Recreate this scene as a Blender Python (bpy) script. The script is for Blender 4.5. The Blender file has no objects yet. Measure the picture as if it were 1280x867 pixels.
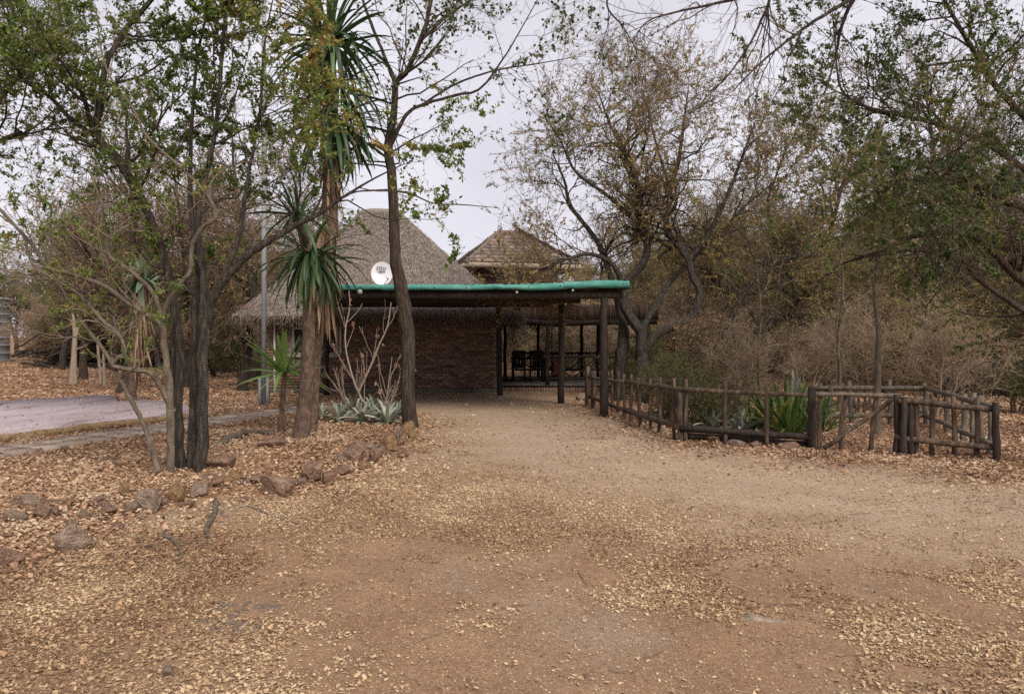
import bpy, math
import numpy as np
from mathutils import Vector, Matrix, Euler

# ------------------------------------------------------------------ camera, sky, sun, exposure
SC = bpy.context.scene
COL = SC.collection
F_PX, HORIZON, EYE = 950.0, 420.0, 1.6          # focal length in px of a 1280 px wide picture, horizon row, eye height

cam_d = bpy.data.cameras.new("camera")
cam_d.sensor_width = 36.0
cam_d.lens = F_PX / 1280.0 * 36.0
cam_d.shift_y = -13.5 / 1280.0
cam_d.clip_start = 0.05
cam_d.clip_end = 2000.0
cam = bpy.data.objects.new("camera", cam_d)
cam.location = (0, 0, EYE)
cam.rotation_euler = (math.radians(90), 0, 0)
COL.objects.link(cam)
SC.camera = cam

SUN_EL, SUN_AZ = math.radians(42), math.radians(152)   # azimuth clockwise from +Y
world = bpy.data.worlds.new("World")
SC.world = world
world.use_nodes = True
wn, wl = world.node_tree.nodes, world.node_tree.links
wn.clear()
w_out = wn.new("ShaderNodeOutputWorld")
w_bg = wn.new("ShaderNodeBackground")
w_bg.inputs["Strength"].default_value = 0.1
w_sky = wn.new("ShaderNodeTexSky")
w_sky.sky_type = 'NISHITA'
w_sky.sun_disc = False
w_sky.sun_elevation = SUN_EL
w_sky.sun_rotation = SUN_AZ
w_sky.dust_density = 4.0
w_tc = wn.new("ShaderNodeTexCoord")
w_no = wn.new("ShaderNodeTexNoise")
w_no.inputs["Scale"].default_value = 2.2
w_no.inputs["Detail"].default_value = 4.0
w_ra = wn.new("ShaderNodeValToRGB")             # the overcast cloud layer
w_ra.color_ramp.elements[0].position = 0.3
w_ra.color_ramp.elements[0].color = (0.52, 0.503, 0.56, 1)
w_ra.color_ramp.elements[1].position = 0.7
w_ra.color_ramp.elements[1].color = (0.79, 0.765, 0.81, 1)
w_sc = wn.new("ShaderNodeVectorMath"); w_sc.operation = 'SCALE'; w_sc.inputs["Scale"].default_value = 7.6
w_mx = wn.new("ShaderNodeMix"); w_mx.data_type = 'RGBA'
w_mx.inputs["Factor"].default_value = 0.93
wl.new(w_tc.outputs["Generated"], w_no.inputs["Vector"])
wl.new(w_no.outputs["Fac"], w_ra.inputs["Fac"])
wl.new(w_ra.outputs["Color"], w_sc.inputs[0])
wl.new(w_sky.outputs["Color"], w_mx.inputs["A"])
w_sx = wn.new("ShaderNodeSeparateXYZ"); wl.new(w_tc.outputs["Generated"], w_sx.inputs[0])
w_mr = wn.new("ShaderNodeMapRange")               # the overcast is a little paler towards the horizon
w_mr.inputs["From Min"].default_value = 0.0; w_mr.inputs["From Max"].default_value = 0.45
w_mr.inputs["To Min"].default_value = 5.7; w_mr.inputs["To Max"].default_value = 4.5
wl.new(w_sx.outputs["Z"], w_mr.inputs["Value"]); wl.new(w_mr.outputs["Result"], w_sc.inputs["Scale"])
wl.new(w_sc.outputs["Vector"], w_mx.inputs["B"])
wl.new(w_mx.outputs["Result"], w_bg.inputs["Color"])
wl.new(w_bg.outputs["Background"], w_out.inputs["Surface"])

sun_d = bpy.data.lights.new("sun", 'SUN')
sun_d.energy = 1.5
sun_d.angle = math.radians(32)
sun_d.color = (1.0, 0.92, 0.79)
sun = bpy.data.objects.new("sun", sun_d)
sv = Vector((math.sin(SUN_AZ) * math.cos(SUN_EL), math.cos(SUN_AZ) * math.cos(SUN_EL), math.sin(SUN_EL)))
sun.rotation_euler = sv.to_track_quat('Z', 'Y').to_euler()
sun.location = (0, -5, 30)
COL.objects.link(sun)

SC.view_settings.view_transform = 'Standard'
SC.view_settings.look = 'None'
SC.view_settings.gamma = 1.0
SC.view_settings.exposure = 1.38
SC.view_settings.use_curve_mapping = False
SC.cycles.max_bounces = 8
SC.cycles.diffuse_bounces = 5
SC.cycles.transmission_bounces = 4
SC.cycles.use_adaptive_sampling = True
SC.cycles.adaptive_threshold = 0.005
SC.cycles.use_denoising = False

# ------------------------------------------------------------------ helpers
RNG = np.random.default_rng(7)

def px(x, y, d):
    """a point at depth d metres that was measured at (x, y) in the photograph"""
    return np.array([(x - 640.0) / F_PX * d, d, EYE + (HORIZON - y) / F_PX * d])

def gp(x, y):
    """a point of the level ground measured at (x, y)"""
    d = EYE * F_PX / (y - HORIZON)
    return np.array([(x - 640.0) / F_PX * d, d, 0.0])

def vnoise(x, y, seed=0):
    x = np.asarray(x, float); y = np.asarray(y, float)
    xi = np.floor(x).astype(np.int64); yi = np.floor(y).astype(np.int64)
    xf = x - xi; yf = y - yi
    def h(a, b):
        n = (a * 374761393 + b * 668265263 + seed * 1442695041) & 0xFFFFFFFF
        n = ((n ^ (n >> 13)) * 1274126177) & 0xFFFFFFFF
        return ((n ^ (n >> 16)) & 0xFFFF) / 65535.0
    u = xf * xf * (3 - 2 * xf); v = yf * yf * (3 - 2 * yf)
    return (h(xi, yi) * (1 - u) + h(xi + 1, yi) * u) * (1 - v) + (h(xi, yi + 1) * (1 - u) + h(xi + 1, yi + 1) * u) * v

def fbm(x, y, seed=0, octv=4):
    s = 0.0; a = 0.5; t = 0.0
    x = np.asarray(x, float); y = np.asarray(y, float)
    for o in range(octv):
        s = s + a * vnoise(x * 2 ** o + 17.3 * o, y * 2 ** o - 9.1 * o, seed + o); t += a; a *= 0.5
    return s / t

def norm(v):
    return v / np.maximum(np.linalg.norm(v, axis=-1, keepdims=True), 1e-9)

def smooth01(a, b, x):
    t = np.clip((x - a) / (b - a), 0, 1)
    return t * t * (3 - 2 * t)

def poly_dist(x, y, pts):
    """distance from points to a polyline"""
    best = np.full(np.shape(x), 1e9)
    for (ax, ay), (bx, by) in zip(pts[:-1], pts[1:]):
        dx, dy = bx - ax, by - ay
        t = np.clip(((x - ax) * dx + (y - ay) * dy) / (dx * dx + dy * dy), 0, 1)
        best = np.minimum(best, np.hypot(x - ax - t * dx, y - ay - t * dy))
    return best

def inside(x, y, poly):
    c = np.zeros(np.shape(x), bool)
    n = len(poly)
    for i in range(n):
        x1, y1 = poly[i]; x2, y2 = poly[(i + 1) % n]
        k = ((y1 > y) != (y2 > y)) & (x < (x2 - x1) * (y - y1) / (y2 - y1 + 1e-12) + x1)
        c ^= k
    return c

# ---- meshes
def mk_mesh(name, V, F, mat=None, rnd=None, smooth=False):
    """V (n,3); F (m,k) array or a list of index lists; rnd = one value per face"""
    me = bpy.data.meshes.new(name)
    V = np.ascontiguousarray(V, dtype=np.float32)
    if isinstance(F, np.ndarray):
        m, k = F.shape
        li = F.reshape(-1).astype(np.int32)
        st = np.arange(0, m * k, k, dtype=np.int32)
    else:
        li = np.concatenate([np.asarray(f, np.int32) for f in F])
        ct = np.array([len(f) for f in F], np.int32)
        st = np.concatenate([[0], np.cumsum(ct)[:-1]]).astype(np.int32)
        m = len(F)
    me.vertices.add(len(V)); me.vertices.foreach_set("co", V.reshape(-1))
    me.loops.add(len(li)); me.loops.foreach_set("vertex_index", li)
    me.polygons.add(m); me.polygons.foreach_set("loop_start", st)
    if smooth:
        me.polygons.foreach_set("use_smooth", np.ones(m, bool))
    if rnd is not None:
        at = me.attributes.new("rnd", 'FLOAT', 'FACE')
        at.data.foreach_set("value", np.ascontiguousarray(rnd, np.float32))
    me.update(calc_edges=True)
    if mat is not None:
        me.materials.append(mat)
    return me

def cat_vf(parts):
    """join [(V,F list)] into one V,F"""
    Vs, Fs, o = [], [], 0
    for V, F in parts:
        Vs.append(np.asarray(V, float))
        Fs.extend([[i + o for i in f] for f in F])
        o += len(V)
    return np.concatenate(Vs), Fs

def box_vf(x0, x1, y0, y1, z0, z1):
    V = [(x0, y0, z0), (x1, y0, z0), (x1, y1, z0), (x0, y1, z0), (x0, y0, z1), (x1, y0, z1), (x1, y1, z1), (x0, y1, z1)]
    F = [[0, 3, 2, 1], [4, 5, 6, 7], [0, 1, 5, 4], [1, 2, 6, 5], [2, 3, 7, 6], [3, 0, 4, 7]]
    return np.array(V, float), F

def prism_vf(poly, z0, z1):
    n = len(poly)
    V = [(p[0], p[1], z0) for p in poly] + [(p[0], p[1], z1) for p in poly]
    F = [list(range(n - 1, -1, -1)), list(range(n, 2 * n))]
    F += [[i, (i + 1) % n, n + (i + 1) % n, n + i] for i in range(n)]
    return np.array(V, float), F

def log_vf(p0, p1, r0, r1=None, S=9, K=5, wob=0.01, rw=0.06, seed=0):
    """a slightly crooked round pole with end caps"""
    r1 = r0 if r1 is None else r1
    rg = np.random.default_rng(seed)
    p0 = np.array(p0, float); p1 = np.array(p1, float)
    T = norm((p1 - p0)[None])[0]
    ref = np.array([0, 0, 1.0]) if abs(T[2]) < 0.9 else np.array([1.0, 0, 0])
    u = norm(np.cross(T, ref)[None])[0]; v = np.cross(T, u)
    V = []; F = []
    a = np.arange(S) / S * 2 * math.pi
    fac = 1 + rw * rg.standard_normal(S)
    for k in range(K):
        t = k / (K - 1)
        c = p0 + (p1 - p0) * t + (u * rg.standard_normal() + v * rg.standard_normal()) * wob * (1 if 0 < k < K - 1 else 0.3)
        r = (r0 + (r1 - r0) * t) * (1 + 0.05 * rg.standard_normal())
        for j in range(S):
            V.append(c + (u * math.cos(a[j]) + v * math.sin(a[j])) * r * fac[j])
    for k in range(K - 1):
        for j in range(S):
            F.append([k * S + j, k * S + (j + 1) % S, (k + 1) * S + (j + 1) % S, (k + 1) * S + j])
    F.append(list(range(S - 1, -1, -1))); F.append([(K - 1) * S + j for j in range(S)])
    return np.array(V), F

# ---- objects
def tag(o, label=None, cat=None, group=None, kind=None):
    if label: o["label"] = label
    if cat: o["category"] = cat
    if group: o["group"] = group
    if kind: o["kind"] = kind
    return o

def ob(name, me, parent=None):
    o = bpy.data.objects.new(name, me)
    COL.objects.link(o)
    if parent is not None:
        o.parent = parent
        # meshes are written in world coordinates: undo the parents' offsets
        off = Vector((0, 0, 0)); p = parent
        while p is not None:
            off -= Vector(p.location); p = p.parent
        o.location = off
    return o

def thing(name, label, cat, loc=(0, 0, 0), group=None, kind=None):
    o = bpy.data.objects.new(name, None)
    o.empty_display_size = 0.2
    COL.objects.link(o)
    o.location = tuple(float(c) for c in loc)
    return tag(o, label, cat, group, kind)

def part(name, VF, mat, parent, smooth=False, rnd=None):
    return ob(name, mk_mesh(name, VF[0], VF[1], mat, rnd, smooth), parent)

def placed(name, me, parent, M):
    """a child that shares mesh data, placed by a matrix in world space"""
    o = bpy.data.objects.new(name, me)
    COL.objects.link(o)
    if parent is not None:
        o.parent = parent
        off = Vector((0, 0, 0)); p = parent
        while p is not None:
            off += Vector(p.location); p = p.parent
        M = Matrix.Translation(-off) @ M
    o.matrix_basis = M
    return o

# ---- materials
def new_mat(name):
    m = bpy.data.materials.new(name); m.use_nodes = True
    n, l = m.node_tree.nodes, m.node_tree.links
    b = n["Principled BSDF"]
    b.inputs["Roughness"].default_value = 0.85
    b.inputs["Specular IOR Level"].default_value = 0.25
    return m, n, l, b

def add_ramp(n, cols, pos=None):
    r = n.new("ShaderNodeValToRGB")
    e = r.color_ramp.elements
    while len(e) < len(cols): e.new(0.5)
    for i, c in enumerate(cols):
        e[i].position = pos[i] if pos else i / max(1, len(cols) - 1)
        e[i].color = (*c, 1)
    return r

def rnd_mat(name, cols, rough=0.8, transl=0.0, attr="rnd", noise=0.0, nscale=30, spec=0.25, pos=None):
    """colour picked by a per-face value, with fine noise and optional translucency"""
    m, n, l, b = new_mat(name)
    b.inputs["Roughness"].default_value = rough
    b.inputs["Specular IOR Level"].default_value = spec
    at = n.new("ShaderNodeAttribute"); at.attribute_name = attr
    r = add_ramp(n, cols, pos)
    src = at.outputs["Fac"]
    if noise:
        tc = n.new("ShaderNodeTexCoord")
        no = n.new("ShaderNodeTexNoise"); no.inputs["Scale"].default_value = nscale; no.inputs["Detail"].default_value = 4
        l.new(tc.outputs["Object"], no.inputs["Vector"])
        ma = n.new("ShaderNodeMath"); ma.operation = 'MULTIPLY_ADD'
        ma.inputs[1].default_value = noise * 2; ma.inputs[2].default_value = -noise
        l.new(no.outputs["Fac"], ma.inputs[0])
        ad = n.new("ShaderNodeMath"); ad.operation = 'ADD'
        l.new(at.outputs["Fac"], ad.inputs[0]); l.new(ma.outputs[0], ad.inputs[1]); src = ad.outputs[0]
    l.new(src, r.inputs["Fac"])
    l.new(r.outputs["Color"], b.inputs["Base Color"])
    if transl > 0:
        t = n.new("ShaderNodeBsdfTranslucent"); l.new(r.outputs["Color"], t.inputs["Color"])
        mx = n.new("ShaderNodeMixShader"); mx.inputs[0].default_value = transl
        l.new(b.outputs[0], mx.inputs[1]); l.new(t.outputs[0], mx.inputs[2])
        l.new(mx.outputs[0], n["Material Output"].inputs["Surface"])
    return m

def noise_mat(name, cols, scale=(8, 8, 8), detail=6, rough=0.85, bump=0.3, bdist=0.02, pos=None, spec=0.25, fine=None, metal=0.0, dist=0.0):
    """colour from stretched noise, with relief from the same field (+ a finer one)"""
    m, n, l, b = new_mat(name)
    b.inputs["Roughness"].default_value = rough
    b.inputs["Specular IOR Level"].default_value = spec
    b.inputs["Metallic"].default_value = metal
    tc = n.new("ShaderNodeTexCoord")
    mp = n.new("ShaderNodeMapping"); mp.inputs["Scale"].default_value = scale
    l.new(tc.outputs["Object"], mp.inputs["Vector"])
    no = n.new("ShaderNodeTexNoise"); no.inputs["Scale"].default_value = 1.0
    no.inputs["Detail"].default_value = detail; no.inputs["Roughness"].default_value = 0.65; no.inputs["Distortion"].default_value = dist
    l.new(mp.outputs["Vector"], no.inputs["Vector"])
    r = add_ramp(n, cols, pos or [0.3 + 0.4 * i / max(1, len(cols) - 1) for i in range(len(cols))])
    l.new(no.outputs["Fac"], r.inputs["Fac"])
    col = r.outputs["Color"]; hgt = no.outputs["Fac"]
    if fine:
        n2 = n.new("ShaderNodeTexNoise"); n2.inputs["Scale"].default_value = fine; n2.inputs["Detail"].default_value = 5
        l.new(tc.outputs["Object"], n2.inputs["Vector"])
        mm = n.new("ShaderNodeMath"); mm.operation = 'MULTIPLY_ADD'; mm.inputs[1].default_value = 1.0; mm.inputs[2].default_value = 0.5
        l.new(n2.outputs["Fac"], mm.inputs[0])
        vm = n.new("ShaderNodeVectorMath"); vm.operation = 'SCALE'
        l.new(col, vm.inputs[0]); l.new(mm.outputs[0], vm.inputs["Scale"]); col = vm.outputs["Vector"]
        ad = n.new("ShaderNodeMath"); ad.operation = 'ADD'
        l.new(no.outputs["Fac"], ad.inputs[0]); l.new(n2.outputs["Fac"], ad.inputs[1]); hgt = ad.outputs[0]
    l.new(col, b.inputs["Base Color"])
    if bump:
        bp = n.new("ShaderNodeBump"); bp.inputs["Strength"].default_value = bump; bp.inputs["Distance"].default_value = bdist
        l.new(hgt, bp.inputs["Height"]); l.new(bp.outputs["Normal"], b.inputs["Normal"])
    return m

M_bark_dark = noise_mat("bark_dark", [(0.018, 0.015, 0.013), (0.06, 0.049, 0.041), (0.16, 0.132, 0.11)], (26, 26, 5), bump=1.0, bdist=0.06, fine=70)
M_bark_grey = noise_mat("bark_grey", [(0.06, 0.047, 0.036), (0.12, 0.096, 0.072), (0.19, 0.155, 0.12)], (14, 14, 6), bump=0.7, bdist=0.02, fine=50)
M_bark_brown = noise_mat("bark_brown", [(0.025, 0.018, 0.014), (0.075, 0.054, 0.042), (0.17, 0.13, 0.10)], (30, 30, 4.0), bump=1.0, bdist=0.06, fine=70)
M_twig = noise_mat("twig_bark", [(0.095, 0.07, 0.048), (0.20, 0.15, 0.105)], (6, 6, 6), bump=0.0)
M_twig_pale = noise_mat("twig_pale", [(0.21, 0.155, 0.11), (0.36, 0.275, 0.20)], (6, 6, 6), bump=0.0)
M_leaf_green = rnd_mat("leaf_green", [(0.05, 0.085, 0.02), (0.10, 0.155, 0.036), (0.18, 0.23, 0.052), (0.27, 0.27, 0.078), (0.40, 0.26, 0.085)], transl=0.4, rough=0.6, pos=[0, .35, .7, .93, 1])
M_leaf_dark = rnd_mat("leaf_dark", [(0.03, 0.052, 0.016), (0.06, 0.098, 0.027), (0.115, 0.15, 0.042), (0.24, 0.20, 0.06)], transl=0.3, rough=0.55, pos=[0, .4, .82, 1])
M_leaf_olive = rnd_mat("leaf_olive", [(0.12, 0.125, 0.038), (0.22, 0.205, 0.06), (0.32, 0.255, 0.085), (0.37, 0.21, 0.085)], transl=0.35, rough=0.7)
M_leaf_brown = rnd_mat("leaf_brown", [(0.20, 0.11, 0.075), (0.33, 0.195, 0.12), (0.39, 0.29, 0.14), (0.29, 0.27, 0.10)], transl=0.35, rough=0.75)
M_leaf_twisted = rnd_mat("leaf_twisted_tree", [(0.19, 0.105, 0.06), (0.31, 0.205, 0.095), (0.38, 0.30, 0.115), (0.25, 0.255, 0.085)], transl=0.35, rough=0.75)
M_leaf_dry = rnd_mat("leaf_dry", [(0.26, 0.155, 0.11), (0.38, 0.245, 0.165), (0.40, 0.29, 0.165), (0.29, 0.26, 0.115)], transl=0.3, rough=0.8)
M_creosote = noise_mat("creosoted_pole", [(0.012, 0.009, 0.008), (0.03, 0.021, 0.017), (0.06, 0.042, 0.032)], (20, 20, 3), bump=0.5, bdist=0.01, fine=50, rough=0.7)
M_pole = noise_mat("weathered_pole", [(0.028, 0.019, 0.014), (0.08, 0.054, 0.039), (0.18, 0.13, 0.095)], (18, 18, 4), bump=0.7, bdist=0.015, fine=60, rough=0.8)
M_pole_grey = noise_mat("grey_pole", [(0.06, 0.046, 0.036), (0.13, 0.105, 0.083), (0.22, 0.185, 0.15)], (18, 18, 4), bump=0.6, bdist=0.012, fine=60, rough=0.85)

# ---- branching
def tubes(P, R, S, jit=0.0, rng=RNG):
    """P (N,K,3) centre lines, R (N,K) radii -> V, quads"""
    N, K, _ = P.shape
    T = norm(np.gradient(P, axis=1))
    ref = np.tile(np.array([0.31, 0.87, 0.38]), (N, 1, 1))
    bad = np.abs((T * ref).sum(-1)).max(1) > 0.95
    ref[bad] = np.array([0.9, -0.3, 0.3])
    U = norm(np.cross(T, ref)); W = np.cross(T, U)
    a = np.arange(S) / S * 2 * math.pi
    RR = np.repeat(R[:, :, None], S, 2)
    if jit:
        j1 = rng.standard_normal((N, K, S)) * jit
        j2 = rng.standard_normal((N, 1, S)) * jit * 1.3
        RR = RR * (1 + j1 * 0.6 + j2)
    V = P[:, :, None, :] + (U[:, :, None, :] * np.cos(a)[None, None, :, None] + W[:, :, None, :] * np.sin(a)[None, None, :, None]) * RR[..., None]
    i = np.arange(N)[:, None, None] * (K * S); k = np.arange(K - 1)[None, :, None] * S; j = np.arange(S)[None, None, :]
    j2 = (j + 1) % S
    Fq = np.stack([i + k + j, i + k + j2, i + k + S + j2, i + k + S + j], -1).reshape(-1, 4)
    return V.reshape(-1, 3), Fq

def join_q(parts):
    Vs, Fs, o = [], [], 0
    for V, F in parts:
        Vs.append(V); Fs.append(F + o); o += len(V)
    return np.concatenate(Vs), np.concatenate(Fs)

def spline(pts, K, jit, rng):
    """Catmull-Rom through (x,y,z,r) rows, resampled to K points"""
    Q = np.array(pts, float)
    Q = np.vstack([2 * Q[0] - Q[1], Q, 2 * Q[-1] - Q[-2]])
    n = len(Q) - 3
    t = np.linspace(0, n - 1e-6, K)
    i = t.astype(int); f = (t - i)[:, None]
    a, b, c, d = Q[i], Q[i + 1], Q[i + 2], Q[i + 3]
    out = 0.5 * (2 * b + (c - a) * f + (2 * a - 5 * b + 4 * c - d) * f ** 2 + (3 * b - 3 * c + d - a) * f ** 3)
    P = out[:, :3]; R = np.maximum(out[:, 3], 0.003)
    P = P + rng.standard_normal(P.shape) * jit * R[:, None]
    return P, R

def grow(rng, P, R, n, tr=(0.3, 1.0), ang=(30, 70), L=(0.5, 1.0), K=6, wig=0.2, up=0.1, rmul=0.6, rmax=9.0, rtip=0.3, bias=None):
    N, Kp, _ = P.shape
    plen = np.linalg.norm(np.diff(P, axis=1), axis=-1).sum(1)
    w = plen if bias is None else plen * bias
    idx = rng.choice(N, n, p=w / w.sum())
    t = rng.uniform(tr[0], tr[1], n) * (Kp - 1) * 0.9999
    i0 = np.minimum(t.astype(int), Kp - 2); f = (t - i0)[:, None]
    p = P[idx, i0] * (1 - f) + P[idx, i0 + 1] * f
    r = R[idx, i0] * (1 - f[:, 0]) + R[idx, i0 + 1] * f[:, 0]
    T = norm(P[idx, i0 + 1] - P[idx, i0])
    q = rng.standard_normal((n, 3)); q = norm(q - (q * T).sum(-1, keepdims=True) * T)
    a = np.radians(rng.uniform(ang[0], ang[1], n))[:, None]
    d = np.cos(a) * T + np.sin(a) * q
    ln = rng.uniform(L[0], L[1], n)
    out = np.zeros((n, K, 3)); out[:, 0] = p
    upv = np.array([0, 0, 1.0])
    for k in range(1, K):
        d = norm(d + wig * rng.standard_normal((n, 3)) + up * upv)
        out[:, k] = out[:, k - 1] + d * (ln / (K - 1))[:, None]
    r0 = np.minimum(r * rmul, rmax)
    Rn = r0[:, None] * np.linspace(1, rtip, K)[None]
    return out, Rn

def leaf_quads(rng, P, n, size=(0.03, 0.06), ratio=0.5, tr=(0.15, 1.0), droop=0.2, off=0.02):
    """n kite-shaped folded leaves along twigs P"""
    N, K, _ = P.shape
    wt = rng.gamma(0.7, 1.0, N); idx = rng.choice(N, n, p=wt / wt.sum())      # some twigs leafy, some bare
    t = rng.uniform(tr[0], tr[1], n) * (K - 1) * 0.9999
    i0 = t.astype(int); f = (t - i0)[:, None]
    p = P[idx, i0] * (1 - f) + P[idx, i0 + 1] * f + rng.standard_normal((n, 3)) * off * 0.3
    return leaf_at(rng, p, size, ratio, droop)

def leaf_at(rng, p, size, ratio, droop, flat=False, fold=0.25):
    n = len(p)
    d = rng.standard_normal((n, 3)); d[:, 2] -= droop * 2
    if flat: d[:, 2] *= 0.22
    d = norm(d)
    s = rng.standard_normal((n, 3))
    if flat: s[:, 2] *= 0.3
    s = norm(s - (s * d).sum(-1, keepdims=True) * d)
    nn = np.cross(d, s)
    ln = (size[0] + (size[1] - size[0]) * (rng.uniform(0, 1, n) ** (1.8 if flat else 1.0)))[:, None]
    w = ln * ratio * 0.5
    V = np.stack([p, p + d * ln * 0.45 + s * w + nn * w * fold, p + d * ln, p + d * ln * 0.45 - s * w + nn * w * fold], 1)
    F = np.arange(n * 4).reshape(n, 4)
    return V.reshape(-1, 3), F

# ------------------------------------------------------------------ ground
BED_L = [(-30.0, 5.2), tuple(gp(-60, 712)[:2]), tuple(gp(75, 694)[:2]), tuple(gp(180, 645)[:2]), tuple(gp(250, 622)[:2]), tuple(gp(350, 621)[:2]),
         tuple(gp(412, 606)[:2]), tuple(gp(470, 580)[:2]), tuple(gp(525, 541)[:2]), tuple(gp(520, 520)[:2]), tuple(gp(430, 500)[:2]),
         (-5.6, 21.5), (-8.2, 21.5), (-9.0, 34.0), (-20.0, 70.0), (-90, 70)]
BED_R = [tuple(gp(742, 508)[:2]), tuple(gp(800, 538)[:2]), tuple(gp(850, 557)[:2]), tuple(gp(1010, 575)[:2]), tuple(gp(1130, 583)[:2]), tuple(gp(1290, 606)[:2]),
         (16.0, 8.0), (90, 8.0), (90, 80), (4.5, 80), (4.2, 27), (2.6, 22.0)]

def zone_masks(x, y):
    wx = x + 0.5 * (fbm(x * 1.3, y * 1.3, 3) - 0.5); wy = y + 0.8 * (fbm(x * 1.3, y * 1.3, 5) - 0.5)
    L = inside(wx, wy, BED_L).astype(float); Rr = inside(wx, wy, BED_R).astype(float)
    return L, Rr

def ground_h(x, y):
    x = np.asarray(x, float); y = np.asarray(y, float)
    h = 0.05 * (fbm(x * 0.5, y * 0.5, 11, 3) - 0.5) + 0.022 * (fbm(x * 2.6, y * 2.6, 12, 3) - 0.5)
    ins = inside(x, y, BED_L); d = poly_dist(x, y, BED_L[:10])
    bed = np.where(ins, smooth01(0.0, 0.6, d), 0.0) * (1 - smooth01(0.6, 2.6, d) * 0.8)
    h = h + 0.07 * bed
    far = np.hypot(x, y - 15)
    return h - 0.012 + 0.35 * smooth01(60, 130, far)

def axis_lines(a, b, step, lo, hi):
    m = list(np.arange(a, b + 1e-6, step)); s = step; v = a
    while v > lo: s *= 1.25; v -= s; m.insert(0, max(v, lo))
    s = step; v = m[-1]
    while v < hi: s *= 1.25; v += s; m.append(min(v, hi))
    return np.array(m)

gx = axis_lines(-13, 11, 0.13, -400, 400); gy = axis_lines(1.5, 23, 0.13, -120, 600)
GX, GY = np.meshgrid(gx, gy)
GZ = ground_h(GX, GY)
gV = np.stack([GX, GY, GZ], -1).reshape(-1, 3)
nx, ny = len(gx), len(gy)
ii = (np.arange(ny - 1)[:, None] * nx + np.arange(nx - 1)[None]).reshape(-1)
gF = np.stack([ii, ii + 1, ii + nx + 1, ii + nx], -1)
mL, mR = zone_masks(GX.reshape(-1), GY.reshape(-1))

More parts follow.
